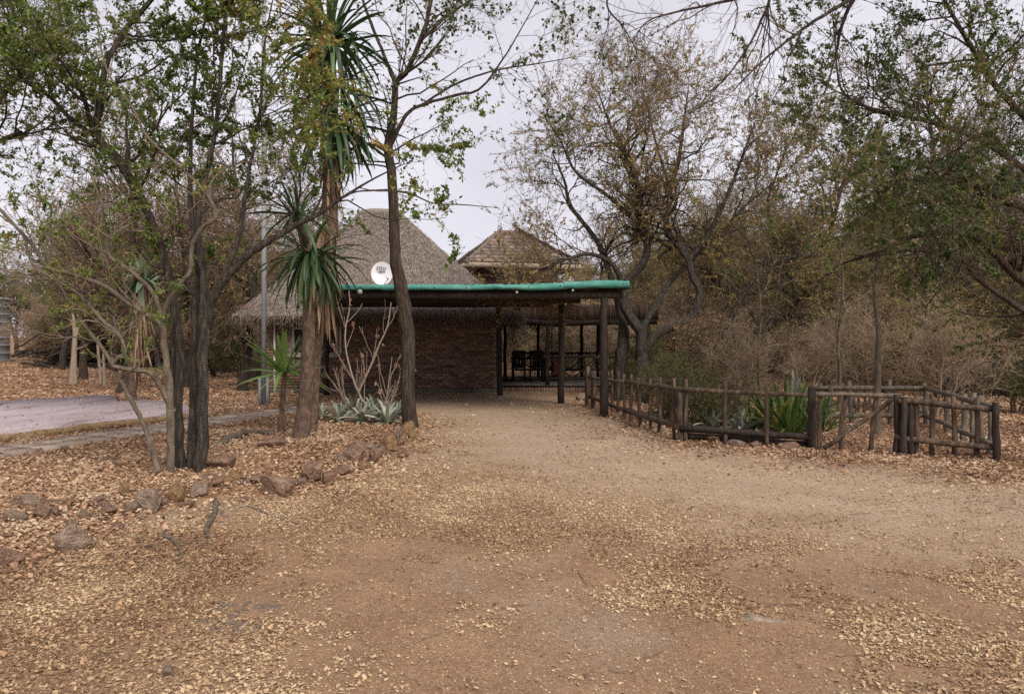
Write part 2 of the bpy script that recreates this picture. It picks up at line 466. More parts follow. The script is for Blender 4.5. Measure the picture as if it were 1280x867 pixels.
def ground_material():
    m, n, l, b = new_mat("dirt_ground")
    b.inputs["Roughness"].default_value = 0.95
    b.inputs["Specular IOR Level"].default_value = 0.12
    tc = n.new("ShaderNodeTexCoord")
    def noise(scale, detail=6, rough=0.6):
        q = n.new("ShaderNodeTexNoise"); q.inputs["Scale"].default_value = scale; q.inputs["Detail"].default_value = detail; q.inputs["Roughness"].default_value = rough
        l.new(tc.outputs["Object"], q.inputs["Vector"]); return q
    def mix(fac, a, bb):
        q = n.new("ShaderNodeMix"); q.data_type = 'RGBA'
        l.new(fac, q.inputs["Factor"])
        for s, v in (("A", a), ("B", bb)):
            if isinstance(v, tuple): q.inputs[s].default_value = (*v, 1)
            else: l.new(v, q.inputs[s])
        return q.outputs["Result"]
    def step(src, lo, hi):
        q = n.new("ShaderNodeMapRange"); q.interpolation_type = 'SMOOTHSTEP'
        q.inputs["From Min"].default_value = lo; q.inputs["From Max"].default_value = hi
        l.new(src, q.inputs["Value"]); return q.outputs["Result"]
    big = noise(0.35, 5); mid = noise(1.7, 6); fine = noise(22, 8, 0.75); grit = noise(160, 4, 0.7)
    at = n.new("ShaderNodeAttribute"); at.attribute_name = "litter"
    ad = n.new("ShaderNodeAttribute"); ad.attribute_name = "drive"
    dirt = mix(step(mid.outputs["Fac"], 0.35, 0.7), (0.25, 0.146, 0.088), (0.33, 0.205, 0.128))
    dirt = mix(step(big.outputs["Fac"], 0.5, 0.68), dirt, (0.31, 0.235, 0.18))
    drv = mix(step(mid.outputs["Fac"], 0.3, 0.7), (0.385, 0.285, 0.205), (0.45, 0.345, 0.26))
    base = mix(ad.outputs["Fac"], dirt, drv)
    # dark grit, pale pebbles and crumbs of leaf
    vo = n.new("ShaderNodeTexVoronoi"); vo.inputs["Scale"].default_value = 130
    l.new(tc.outputs["Object"], vo.inputs["Vector"])
    sp = n.new("ShaderNodeSeparateColor"); l.new(vo.outputs["Color"], sp.inputs[0])
    crumbs = add_ramp(n, [(0.13, 0.075, 0.045), (0.25, 0.15, 0.09), (0.44, 0.31, 0.2), (0.5, 0.38, 0.25)])
    l.new(sp.outputs[0], crumbs.inputs["Fac"])
    pk = n.new("ShaderNodeMath"); pk.operation = 'MULTIPLY'; pk.inputs[1].default_value = 0.5
    l.new(step(sp.outputs[1], 0.45, 0.55), pk.inputs[0])
    base = mix(pk.outputs[0], base, crumbs.outputs["Color"])
    # leaf-covered ground beyond the built leaves
    v2 = n.new("ShaderNodeTexVoronoi"); v2.inputs["Scale"].default_value = 17
    l.new(tc.outputs["Object"], v2.inputs["Vector"])
    s2 = n.new("ShaderNodeSeparateColor"); l.new(v2.outputs["Color"], s2.inputs[0])
    lit = add_ramp(n, [(0.08, 0.045, 0.03), (0.20, 0.105, 0.06), (0.34, 0.19, 0.105), (0.45, 0.29, 0.18)])
    l.new(s2.outputs[0], lit.inputs["Fac"])
    lf = n.new("ShaderNodeMath"); lf.operation = 'MULTIPLY'; lf.inputs[1].default_value = 0.85
    l.new(at.outputs["Fac"], lf.inputs[0])
    base = mix(lf.outputs[0], base, lit.outputs["Color"])
    dk = n.new("ShaderNodeMapRange"); dk.inputs["From Min"].default_value = 0.25; dk.inputs["From Max"].default_value = 0.75
    dk.inputs["To Min"].default_value = 0.72; dk.inputs["To Max"].default_value = 1.22
    l.new(fine.outputs["Fac"], dk.inputs["Value"])
    vm = n.new("ShaderNodeVectorMath"); vm.operation = 'SCALE'
    l.new(base, vm.inputs[0]); l.new(dk.outputs["Result"], vm.inputs["Scale"])
    l.new(vm.outputs["Vector"], b.inputs["Base Color"])
    s = n.new("ShaderNodeMath"); s.operation = 'MULTIPLY_ADD'; s.inputs[1].default_value = 0.35
    l.new(grit.outputs["Fac"], s.inputs[0]); l.new(fine.outputs["Fac"], s.inputs[2])
    bp = n.new("ShaderNodeBump"); bp.inputs["Strength"].default_value = 0.75; bp.inputs["Distance"].default_value = 0.025
    l.new(s.outputs[0], bp.inputs["Height"]); l.new(bp.outputs["Normal"], b.inputs["Normal"])
    return m

g_me = mk_mesh("ground", gV, gF, ground_material(), smooth=True)
fx, fy = GX.reshape(-1), GY.reshape(-1)
litter_a = np.clip(mL + mR + (np.hypot(fx, fy) > 24) + (fy < -5), 0, 1)
drive_line = [(-1.6, 22), (-0.6, 17), (0.6, 12.5), (2.2, 8.8), (4.6, 7.0), (9, 6.0), (16, 5.6)]
drive_a = np.clip(1.25 - poly_dist(fx, fy, drive_line) / 2.6 + 0.9 * (fbm(fx * 0.8, fy * 0.8, 21) - 0.5), 0, 1) * (1 - litter_a)
for nm, val in (("litter", litter_a), ("drive", drive_a)):
    at = g_me.attributes.new(nm, 'FLOAT', 'POINT'); at.data.foreach_set("value", val.astype(np.float32))
ground = ob("ground", g_me); tag(ground, kind="structure")

# pink concrete slab, log edging, paver path ---------------------------------
SLAB = [(-10.1, 8.0), (-6.3, 15.1), (-7.4, 17.2), (-10.6, 19.7), (-15.0, 14.3)]
M_slab = noise_mat("pink_painted_concrete", [(0.22, 0.155, 0.155), (0.50, 0.405, 0.42), (0.61, 0.52, 0.54)], (1.6, 0.5, 1), bump=0.15, bdist=0.01, pos=[0.25, 0.48, 0.7], rough=0.6, fine=40)
o = part("concrete_slab", prism_vf(SLAB, -0.1, 0.075), M_slab, None)
tag(o, kind="structure")

M_logedge = noise_mat("edging_log", [(0.12, 0.075, 0.04), (0.26, 0.175, 0.095), (0.36, 0.26, 0.15)], (10, 10, 10), bump=0.5, bdist=0.01, fine=40)
le = [(-9.9, 7.6, .06)] + [(p[0], p[1], 0.06) for p in (gp(0, 553), gp(110, 539), gp(205, 528), gp(270, 521.5))]
P, R = spline([(*q, 0.075) for q in le], 30, 0.12, RNG)
V, F = tubes(P[None], R[None], 9, 0.03)
F = [list(f) for f in F] + [[29 * 9 + j for j in range(9)]]
o = part("edging_log", (V, F), M_logedge, None, smooth=True)
tag(o, "long round log edging the front of the pink concrete slab", "log")

M_paver = rnd_mat("paver", [(0.24, 0.19, 0.16), (0.31, 0.25, 0.21), (0.37, 0.30, 0.255)], noise=0.35, nscale=12, rough=0.9)
path = thing("path", None, None, (-6.4, 11.5, 0), kind="structure")
dirp = np.array([0.371, 0.928]); nrm = np.array([-0.928, 0.371])
pav_me = []
for k in range(6):
    V, F = box_vf(-0.2, 0.2, -0.2, 0.2, -0.06, 0.03)
    V[4:, :2] *= 0.975
    pav_me.append(mk_mesh("paver", V, F, M_paver, np.full(6, k / 5.0)))
for i in range(-8, 18):
    for j in range(2):
        c = np.array([-6.62, 10.3]) + dirp * (0.415 * i + 0.05) + nrm * (0.415 * j + 0.2) + RNG.normal(0, 0.006, 2)
        M = Matrix.Translation((c[0], c[1], float(ground_h(c[0], c[1])) + 0.012 + RNG.uniform(-0.006, 0.008))) @ Euler((RNG.normal(0, 0.012), RNG.normal(0, 0.012), math.atan2(dirp[1], dirp[0]) + RNG.normal(0, 0.015))).to_matrix().to_4x4()
        placed("paver", pav_me[RNG.integers(0, 6)], path, M)

# ------------------------------------------------------------------ thatched brick house
M_brick = rnd_mat("face_brick", [(0.11, 0.065, 0.048), (0.165, 0.095, 0.066), (0.215, 0.125, 0.086), (0.28, 0.175, 0.125)], noise=0.22, nscale=25, rough=0.9)
M_mortar = noise_mat("mortar", [(0.20, 0.165, 0.14), (0.32, 0.275, 0.24)], (8, 8, 8), bump=0.3, bdist=0.005)
M_thatch = noise_mat("weathered_thatch", [(0.12, 0.096, 0.086), (0.25, 0.205, 0.185), (0.37, 0.315, 0.285)], (12, 12, 12), detail=8, bump=1.0, bdist=0.08, fine=30)
M_straw = rnd_mat("thatch_straw", [(0.13, 0.10, 0.08), (0.27, 0.22, 0.18), (0.42, 0.35, 0.29)], rough=0.9)
M_capcement = noise_mat("ridge_cap", [(0.17, 0.135, 0.11), (0.25, 0.21, 0.175)], (6, 6, 6), bump=0.3)
M_frame = noise_mat("cream_frame", [(0.42, 0.37, 0.31), (0.55, 0.50, 0.43)], (5, 5, 5), bump=0.0, rough=0.5)
m, n, l, b = new_mat("window_glass"); M_glass = m
b.inputs["Base Color"].default_value = (0.05, 0.055, 0.055, 1); b.inputs["Roughness"].default_value = 0.08; b.inputs["Specular IOR Level"].default_value = 0.5
M_curtain = noise_mat("curtain", [(0.16, 0.15, 0.14), (0.30, 0.28, 0.26)], (14, 1, 0.5), bump=0.3)
M_white = noise_mat("white_paint", [(0.62, 0.61, 0.60), (0.74, 0.73, 0.72)], (7, 7, 7), bump=0.0, rough=0.45)

WX0, WX1, WY0, WY1, WTOP = -7.15, -0.42, 22.0, 29.0, 2.32
house = thing("thatched_house", "brick house with a steep grey thatched roof behind the carport", "house", (-3.8, 25.5, 0))
WIN = (-6.36, -5.04, 1.06, 2.16)
# backing wall (mortar) with a window opening, bricks proud of it
wy = WY0 + 0.012
parts = [box_vf(WX0, WIN[0], wy, wy + 0.2, 0, WTOP), box_vf(WIN[1], WX1 - 0.012, wy, wy + 0.2, 0, WTOP),
         box_vf(WIN[0], WIN[1], wy, wy + 0.2, 0, WIN[2]), box_vf(WIN[0], WIN[1], wy, wy + 0.2, WIN[3], WTOP),
         box_vf(WX0, WX0 + 0.2, wy + 0.2, WY1, 0, WTOP), box_vf(WX1 - 0.212, WX1 - 0.012, wy + 0.2, WY1, 0, WTOP), box_vf(WX0 + 0.2, WX1 - 0.212, WY1 - 0.2, WY1, 0, WTOP)]
wall = part("wall", cat_vf(parts), M_mortar, house)
BL, BH = 0.222, 0.073
brick_me = []
for k in range(12):
    V, F = box_vf(-BL / 2, BL / 2, 0, 0.05, -BH / 2, BH / 2)
    V[:, 1] = np.where(V[:, 1] < 0.01, 0.0, V[:, 1])
    brick_me.append(mk_mesh("brick", V, F, M_brick, np.full(6, (k + 0.5) / 12)))
slots = []
row = 0; z = 0.10 + BH / 2
while z < WTOP:
    x = WX0 + (BL / 2 if row % 2 == 0 else BL)
    while x < WX1 - BL / 2 + 0.03:
        if not (x + BL / 2 > WIN[0] and x - BL / 2 < WIN[1] and z + BH / 2 > WIN[2] and z - BH / 2 < WIN[3]):
            slots.append((x, z))
        x += BL + 0.011
    z += BH + 0.011; row += 1
slots = np.array(slots)
order = np.argsort(np.abs(slots[:, 0] + 0.9) + np.abs(slots[:, 1] - 0.9) * 0.9)
solo, rest = order[:300], order[300:]
for i in solo:
    x, z = slots[i]
    placed("brick", brick_me[RNG.integers(0, 12)], wall, Matrix.Translation((x + RNG.normal(0, .002), WY0 + RNG.normal(0, 0.003), z)))
bx, _F = box_vf(-BL / 2, BL / 2, 0, 0.05, -BH / 2, BH / 2)
V = (bx[None] + np.stack([slots[rest, 0], WY0 + RNG.normal(0, .003, len(rest)), slots[rest, 1]], -1)[:, None]).reshape(-1, 3)
Fq = (np.array(_F)[None] + np.arange(len(rest))[:, None, None] * 8).reshape(-1, 4)
o = ob("brickwork", mk_mesh("brickwork", V, Fq, M_brick, np.repeat(RNG.uniform(0, 1, len(rest)), 6)), wall); tag(o, kind="stuff")
# the end wall facing the veranda, bricks in one part
sl = []
row = 0; z = 0.10 + BH / 2
while z < WTOP:
    y = WY0 + (0.17 if row % 2 == 0 else 0.055 + BL / 2)
    while y < WY1: sl.append((y, z)); y += BL + 0.011
    z += BH + 0.011; row += 1
sl = np.array(sl)
b2, _F2 = box_vf(-0.05, 0.0, -BL / 2, BL / 2, -BH / 2, BH / 2)
V = (b2[None] + np.stack([np.full(len(sl), WX1) + RNG.normal(0, .003, len(sl)), sl[:, 0], sl[:, 1]], -1)[:, None]).reshape(-1, 3)
Fq = (np.array(_F2)[None] + np.arange(len(sl))[:, None, None] * 8).reshape(-1, 4)
o = ob("end_brickwork", mk_mesh("end_brickwork", V, Fq, M_brick, np.repeat(RNG.uniform(0, 1, len(sl)), 6)), wall); tag(o, kind="stuff")
M_plinth = noise_mat("concrete_apron", [(0.10, 0.085, 0.075), (0.18, 0.155, 0.135)], (3, 3, 3), bump=0.3, fine=30)
part("plinth", box_vf(WX0 - 0.1, WX1 + 0.1, WY0 - 0.22, WY0 + 0.01, -0.05, 0.095), M_plinth, house)
# window
win = thing("window", None, None, (-5.7, 22.0, 1.6)); win.parent = house; win.location = Vector((-5.7, 22.0, 1.6)) - house.location
fr = [box_vf(WIN[0], WIN[0] + 0.06, WY0 - 0.02, WY0 + 0.08, WIN[2], WIN[3]), box_vf(WIN[1] - 0.06, WIN[1], WY0 - 0.02, WY0 + 0.08, WIN[2], WIN[3]),
      box_vf(WIN[0] + 0.06, WIN[1] - 0.06, WY0 - 0.02, WY0 + 0.08, WIN[3] - 0.06, WIN[3]), box_vf(WIN[0] + 0.06, WIN[1] - 0.06, WY0 - 0.02, WY0 + 0.08, WIN[2], WIN[2] + 0.06),
      box_vf(WIN[0] + 0.06, WIN[1] - 0.06, WY0 - 0.015, WY0 + 0.075, 1.80, 1.85)]
for f in (1 / 3, 2 / 3):
    xx = WIN[0] + (WIN[1] - WIN[0]) * f
    fr.append(box_vf(xx - 0.022, xx + 0.022, WY0 - 0.012, WY0 + 0.07, WIN[2] + 0.06, 1.80)); fr.append(box_vf(xx - 0.022, xx + 0.022, WY0 - 0.012, WY0 + 0.07, 1.85, WIN[3] - 0.06))
def sub(name, VF, mat, parent):           # child of a nested empty
    return ob(name, mk_mesh(name, VF[0], VF[1], mat), parent)
sub("frame", cat_vf(fr), M_frame, win)
for f in range(3):
    xa = WIN[0] + (WIN[1] - WIN[0]) * f / 3 + 0.03; xb = WIN[0] + (WIN[1] - WIN[0]) * (f + 1) / 3 - 0.03
    sub("pane", box_vf(xa, xb, WY0 + 0.04, WY0 + 0.046, WIN[2] + 0.03, 1.82), M_glass, win)
    sub("pane", box_vf(xa, xb, WY0 + 0.04, WY0 + 0.046, 1.83, WIN[3] - 0.03), M_glass, win)
bars = [box_vf(WIN[0] + 0.03, WIN[1] - 0.03, WY0 + 0.05, WY0 + 0.062, zz - 0.006, zz + 0.006) for zz in np.arange(1.2, 1.8, 0.14)]
bars += [box_vf(xx - 0.005, xx + 0.005, WY0 + 0.062, WY0 + 0.072, WIN[2] + 0.03, 1.8) for xx in np.arange(WIN[0] + 0.14, WIN[1] - 0.05, 0.105)]
sub("burglar_bars", cat_vf(bars), M_white, win)
V, F = box_vf(WIN[0], WIN[1], WY0 + 0.16, WY0 + 0.17, WIN[2], WIN[3])
sub("curtain", (V, F), M_curtain, win)
sub("sill", box_vf(WIN[0] - 0.06, WIN[1] + 0.06, WY0 - 0.07, WY0 + 0.011, WIN[2] - 0.075, WIN[2] - 0.002), M_frame, win)
part("corner_trim", box_vf(-4.99, -4.93, WY0 - 0.03, WY0 + 0.01, 1.0, 2.2), M_frame, house)
part("downpipe", log_vf((-6.86, WY0 - 0.05, 0.1), (-6.86, WY0 - 0.05, 2.25), 0.03, S=8, wob=0.0, rw=0), M_white, house, smooth=True)

# thatch roof
EX0, EX1, EY0, EY1, EZ = -7.85, 0.35, 21.3, 29.7, 2.17
RX0, RX1, RYr, RZ = -5.05, -3.72, 25.4, 5.75
def slope_vf(a, b, c, d, nu, nv, seed):
    """a-b eave edge, d-c ridge edge"""
    a, b, c, d = (np.array(q, float) for q in (a, b, c, d))
    u = np.linspace(0, 1, nu)[None, :, None]; v = np.linspace(0, 1, nv)[:, None, None]
    V = (a * (1 - u) + b * u) * (1 - v) + (d * (1 - u) + c * u) * v
    N = norm(np.cross(b - a, (d + c) / 2 - (a + b) / 2)[None])[0]
    V = V - np.array([0, 0, 1.0]) * 0.10 * np.sin(np.pi * v)                      # slight sag
    s = (fbm(V[..., 0] * 1.5 + V[..., 1] * 1.1, V[..., 2] * 1.5, seed) - 0.5) * 0.14 + (fbm(V[..., 0] * 7 + V[..., 1] * 5, V[..., 2] * 6, seed + 1, 2) - 0.5) * 0.06
    edge = np.minimum(np.minimum(u, 1 - u) * 8, 1) * np.minimum(np.minimum(v, 1 - v) * 8 + 0.0, 1)
    V = V + N * (s * edge[..., 0])[..., None]
    ii = (np.arange(nv - 1)[:, None] * nu + np.arange(nu - 1)[None]).reshape(-1)
    return V.reshape(-1, 3), np.stack([ii, ii + 1, ii + nu + 1, ii + nu], -1)
A, B_, C_, D_ = (EX0, EY0, EZ), (EX1, EY0, EZ), (EX1, EY1, EZ), (EX0, EY1, EZ)
R0, R1 = (RX0, RYr, RZ), (RX1, RYr, RZ)
q = [slope_vf(A, B_, R1, R0, 90, 50, 31), slope_vf(B_, C_, R1, R1, 90, 50, 33), slope_vf(C_, D_, R0, R1, 30, 16, 35), slope_vf(D_, A, R0, R0, 60, 40, 37)]
# cut edge of the thatch and its underside
ring0 = np.array([A, B_, C_, D_], float)
inn = np.array([(EX0 + .22, EY0 + .22, EZ - .24), (EX1 - .22, EY0 + .22, EZ - .24), (EX1 - .22, EY1 - .22, EZ - .24), (EX0 + .22, EY1 - .22, EZ - .24)])
inn2 = np.array([(WX0 + .1, WY0 + .1, EZ + .12), (WX1 - .1, WY0 + .1, EZ + .12), (WX1 - .1, WY1 - .1, EZ + .12), (WX0 + .1, WY1 - .1, EZ + .12)])
eV = np.concatenate([ring0, inn, inn2])
eF = np.array([[i, (i + 1) % 4, 4 + (i + 1) % 4, 4 + i][::-1] for i in range(4)] + [[4 + i, 4 + (i + 1) % 4, 8 + (i + 1) % 4, 8 + i][::-1] for i in range(4)])
V, Fq = join_q(q + [(eV, eF)])
roof = ob("thatch_roof", mk_mesh("thatch_roof", V, Fq, M_thatch, smooth=True), house)
# loose straw along the eave and over the surface
def straw_strip(n, pts0, d, ln, wid, rng):
    p = pts0; dd = norm(d + rng.standard_normal((n, 3)) * 0.28); L = rng.uniform(*ln, n)[:, None]
    s = norm(np.cross(dd, rng.standard_normal((n, 3)))) * wid
    return np.stack([p - s, p + s, p + dd * L + s * 0.5, p + dd * L - s * 0.5], 1).reshape(-1, 3), np.arange(n * 4).reshape(n, 4)
n_s = 5200
t = RNG.uniform(0, 1, n_s); side = RNG.uniform(0, 1, n_s) < 0.7
p0 = np.where(side[:, None], np.stack([EX0 + (EX1 - EX0) * t, np.full(n_s, EY0), np.full(n_s, EZ)], -1), np.stack([np.full(n_s, EX1), EY0 + (EY1 - EY0) * t, np.full(n_s, EZ)], -1))
sel = RNG.uniform(0, 1, n_s) < 0.15
p0[sel] = np.stack([np.full(sel.sum(), EX0), EY0 + (EY1 - EY0) * t[sel], np.full(sel.sum(), EZ)], -1)
inw = RNG.uniform(0, 0.22, n_s)
p0 = p0 + np.stack([np.where(side, 0, np.where(p0[:, 0] > 0, -inw, inw)), np.where(side, inw, 0), -inw * 1.05 + 0.03], -1)
dd = np.where(side[:, None], np.array([0, -0.6, -0.6]), np.array([0.6, 0, -0.6])[None])
V, Fq = straw_strip(n_s, p0, dd, (0.08, 0.24), 0.006, RNG)
o = ob("straw_fringe", mk_mesh("straw_fringe", V, Fq, M_straw, RNG.uniform(0, 1, n_s)), roof); tag(o, kind="stuff")
# dead leaves and straw ends lying on the front and right slopes
M_litter_roof = rnd_mat("roof_straw", [(0.15, 0.12, 0.108), (0.26, 0.215, 0.19), (0.40, 0.34, 0.30)], rough=0.9)
n_s = 20000
u = RNG.uniform(0, 1, n_s); v = RNG.uniform(0, 1, n_s) ** 1.7
pf = ((np.array(A) * (1 - u[:, None]) + np.array(B_) * u[:, None]) * (1 - v[:, None]) + (np.array(R0) * (1 - u[:, None]) + np.array(R1) * u[:, None]) * v[:, None])
pf[:, 2] -= 0.10 * np.sin(np.pi * v); pf += np.array([0, -0.7, 0.72]) * 0.06
d = norm(np.array([0, -0.72, -0.7]) + RNG.standard_normal((n_s, 3)) * 0.16); d -= (d @ np.array([0, -0.7, 0.714]))[:, None] * np.array([0, -0.7, 0.714]) * 0.9
V, Fq = straw_strip(n_s, pf, d, (0.05, 0.2), 0.006, RNG)
o = ob("straw", mk_mesh("straw", V, Fq, M_litter_roof, RNG.uniform(0, 1, n_s)), roof); tag(o, kind="stuff")
P, R = spline([(RX0 - .08, RYr, RZ - .06, .11), (RX0 + .3, RYr, RZ - .02, .13), (RX1 - .3, RYr, RZ - .02, .13), (RX1 + .08, RYr, RZ - .06, .11)], 12, 0.05, RNG)
V, Fq = tubes(P[None], R[None], 10, 0.03)
F = [list(f) for f in Fq] + [list(range(9, -1, -1)), [11 * 10 + j for j in range(10)]]
ob("ridge_cap", mk_mesh("ridge_cap", V, F, M_capcement, smooth=True), roof)

# ------------------------------------------------------------------ tiled tower behind
tower = thing("tiled_tower", "brick upper storey under a brown tiled pyramid roof, behind the green carport edge", "building", (-0.06, 30.0, 0))
TC = np.array([-0.06, 30.0]); TR = math.radians(15); Ta, Tb = 2.2, 1.45; TZ, TA = 4.27, 5.66
def trot(p):
    x, y = p[0], p[1]
    return np.array([TC[0] + x * math.cos(TR) - y * math.sin(TR), TC[1] + x * math.sin(TR) + y * math.cos(TR), p[2]])
def rot_vf(VF):
    return np.array([trot(v) for v in VF[0]]), VF[1]
M_twall = noise_mat("dark_brick_wall", [(0.09, 0.045, 0.04), (0.15, 0.08, 0.068)], (5, 5, 13), bump=0.4, bdist=0.01, fine=30)
tw = part("wall", rot_vf(box_vf(-Tb, Tb, -Tb, Tb, 2.75, TZ + 0.3)), M_twall, tower)
for sx_ in (-1, 1):
    for sy_ in (-1, 1):
        p_ = trot((sx_ * (Tb - 0.12), sy_ * (Tb - 0.12), 0))
        part("stilt", log_vf((p_[0], p_[1], -0.1), (p_[0], p_[1], 2.8), 0.1, 0.09, S=10, K=5, seed=int(60 + sx_ + 3 * sy_)), M_creosote, tower, smooth=True)
M_tile = rnd_mat("concrete_tile", [(0.12, 0.088, 0.075), (0.175, 0.132, 0.113), (0.23, 0.18, 0.155)], noise=0.25, nscale=10, rough=0.85)
M_fascia = noise_mat("beige_fascia", [(0.33, 0.27, 0.20), (0.42, 0.35, 0.27)], (4, 4, 4), bump=0.1)
apex = (0, 0, TA)
cs = [(-Ta, -Ta, TZ), (Ta, -Ta, TZ), (Ta, Ta, TZ), (-Ta, Ta, TZ)]
TH = 0.48
V = np.array([trot(c) for c in cs] + [trot((-TH, 0, TA)), trot((TH, 0, TA))])
troof = part("roof", (V - np.array([0, 0, 0.03]), [[0, 1, 5, 4], [1, 2, 5], [2, 3, 4, 5], [3, 0, 4], [3, 2, 1, 0]]), M_tile, tower, rnd=np.full(5, 0.1))
part("fascia", rot_vf(cat_vf([box_vf(-Ta, Ta, -Ta - 0.03, -Ta, TZ - 0.17, TZ - 0.002), box_vf(-Ta, Ta, Ta, Ta + 0.03, TZ - 0.17, TZ - 0.002),
      box_vf(-Ta - 0.03, -Ta, -Ta - 0.03, Ta + 0.03, TZ - 0.17, TZ - 0.002), box_vf(Ta, Ta + 0.03, -Ta - 0.03, Ta + 0.03, TZ - 0.17, TZ - 0.002)])), M_fascia, tower)
part("soffit", rot_vf(box_vf(-Ta, Ta, -Ta, Ta, TZ - 0.1, TZ - 0.08)), M_fascia, tower)
tile_me = []
for k in range(5):
    V, F = box_vf(-0.163, 0.163, -0.03, 0.36, 0.0, 0.03)
    V[[0, 1, 4, 5], 2] += 0.035
    tile_me.append(mk_mesh("tile", V, F, M_tile, np.full(6, k / 4.0)))
pitch = math.atan2(TA - TZ, Ta); sl_len = math.hypot(TA - TZ, Ta); rows = 9; rh = sl_len / rows
for face, ang in ((0, 0), (1, math.pi / 2), (3, -math.pi / 2)):
    if face == 3: continue
    for r_ in range(rows):
        s0 = r_ * rh; half = (TH if face == 0 else 0) + (Ta - (TH if face == 0 else 0)) * (1 - (s0 + rh * 0.35) / sl_len)
        off = 0.163 if r_ % 2 else 0.0
        x = -half + 0.1 + off * 0.5
        while x < half:
            M = (Matrix.Translation((TC[0], TC[1], 0)) @ Matrix.Rotation(TR + ang, 4, 'Z') @ Matrix.Translation((x, -Ta, TZ)) @ Matrix.Rotation(pitch if face == 0 else math.atan2(TA - TZ, Ta - TH), 4, 'X') @ Matrix.Translation((0, s0, 0)))
            placed("tile", tile_me[RNG.integers(0, 5)], troof, M @ Euler((RNG.normal(0, .008), RNG.normal(0, .01), 0)).to_matrix().to_4x4())
            x += 0.332
for i in range(4):
    a_ = trot(cs[i]); b_ = trot((TH if i in (1, 2) else -TH, 0, TA)); b_ = b_ + (a_ - b_) * 0.03
    part("hip_cap", log_vf(a_ + np.array([0, 0, 0.01]) + (a_ - b_) * 0.02, b_ + np.array([0, 0, 0.03]), 0.085, S=8, K=12, wob=0.006, seed=40 + i), M_fascia if False else M_tile, troof, rnd=np.full(8 * 11 + 2, 0.35), smooth=True)

part("ridge_tile", log_vf(trot((-TH - 0.05, 0, TA + 0.02)), trot((TH + 0.05, 0, TA + 0.02)), 0.095, S=8, K=5, wob=0.004, seed=49), M_tile, troof, rnd=np.full(8 * 4 + 2, 0.35), smooth=True)
# ------------------------------------------------------------------ carport
M_teal = noise_mat("teal_sheet", [(0.028, 0.155, 0.13), (0.06, 0.25, 0.21), (0.18, 0.40, 0.345)], (1.6, 9, 16), bump=0.35, bdist=0.02, rough=0.55, pos=[0.3, 0.5, 0.72], fine=7)
M_steel2 = noise_mat("lamp_lens", [(0.30, 0.30, 0.31), (0.42, 0.42, 0.43)], (9, 9, 3), bump=0.0, rough=0.35)
M_sheet = noise_mat("roof_sheet", [(0.10, 0.10, 0.095), (0.17, 0.165, 0.155)], (3, 3, 3), bump=0.1, rough=0.6)
carport = thing("carport", "open pole carport with a flat roof edged in turquoise green", "carport", (-1.2, 18.0, 0))
rowsC = [(15.2, -4.15, 2.21, 2.342, 0.085, 1.84, -4.02), (18.3, -4.85, 1.64, 2.385, 0.085, 1.19, -4.75), (20.8, -5.35, 1.09, 2.385, 0.085, -0.33, -5.1)]
sd = 100
for (Y, xa, xb, zb, r, pr, pl) in rowsC:
    part("beam", log_vf((xa, Y, zb + r), (xb, Y, zb + r), r * 1.02, r * 0.95, S=12, K=9, wob=0.008, rw=0.03, seed=sd), M_creosote, carport, smooth=True); sd += 1
    for X in (pr, pl):
        part("post", log_vf((X, Y, -0.15), (X + RNG.normal(0, .012), Y, zb + 0.03), 0.083, 0.073, S=12, K=7, wob=0.008, rw=0.03, seed=sd), M_creosote, carport, smooth=True); sd += 1
part("post", log_vf((-5.57, 23.6 - 1.9, -0.1), (-5.57, 21.7, 2.5), 0.085, 0.08, S=12, K=7, wob=0.008, seed=sd), M_creosote, carport, smooth=True)
part("post", log_vf((-1.9, 20.8, -0.15), (-1.9, 20.8, 2.4), 0.08, 0.07, S=12, K=7, seed=sd + 1), M_creosote, carport, smooth=True) if False else None
FRY, BKY = 15.02, 21.35
def roof_x(Y):                       # right and left roof edge at depth Y
    f = (Y - FRY) / (BKY - FRY)
    return -4.18 - 1.25 * f, 2.30 - 1.05 * f
for i in range(9):                   # rafters front to back
    f = (i + 0.4) / 8.6
    xa = roof_x(FRY)[0] + (roof_x(FRY)[1] - roof_x(FRY)[0]) * f; xb = roof_x(BKY)[0] + (roof_x(BKY)[1] - roof_x(BKY)[0]) * f
    part("rafter", log_vf((xa, FRY + 0.08, 2.56), (xb, BKY - 0.05, 2.6), 0.05, 0.045, S=8, K=5, seed=200 + i), M_creosote, carport, smooth=True)
NS = 10
for i in range(NS):                  # corrugated sheets
    nu = 22
    Vs = []
    for Y in (FRY + 0.03, (FRY + BKY) / 2, BKY):
        xl, xr = roof_x(Y)
        for j in range(nu):
            f = (i + j / (nu - 1) * 1.03) / NS
            zt = 2.575 + 0.04 * (Y - FRY) / 6 + (0.07 if i >= 8 else 0.008 * i)
            Vs.append((xl + (xr - xl) * min(f, 1.0), Y, zt + 0.014 * math.sin(j / (nu - 1) * 2 * math.pi * 5) + 0.003 * (i % 2)))
    Fs = [[k * nu + j, k * nu + j + 1, (k + 1) * nu + j + 1, (k + 1) * nu + j] for k in range(2) for j in range(nu - 1)]
    part("roof_sheet", (np.array(Vs), Fs), M_sheet, carport, smooth=True)
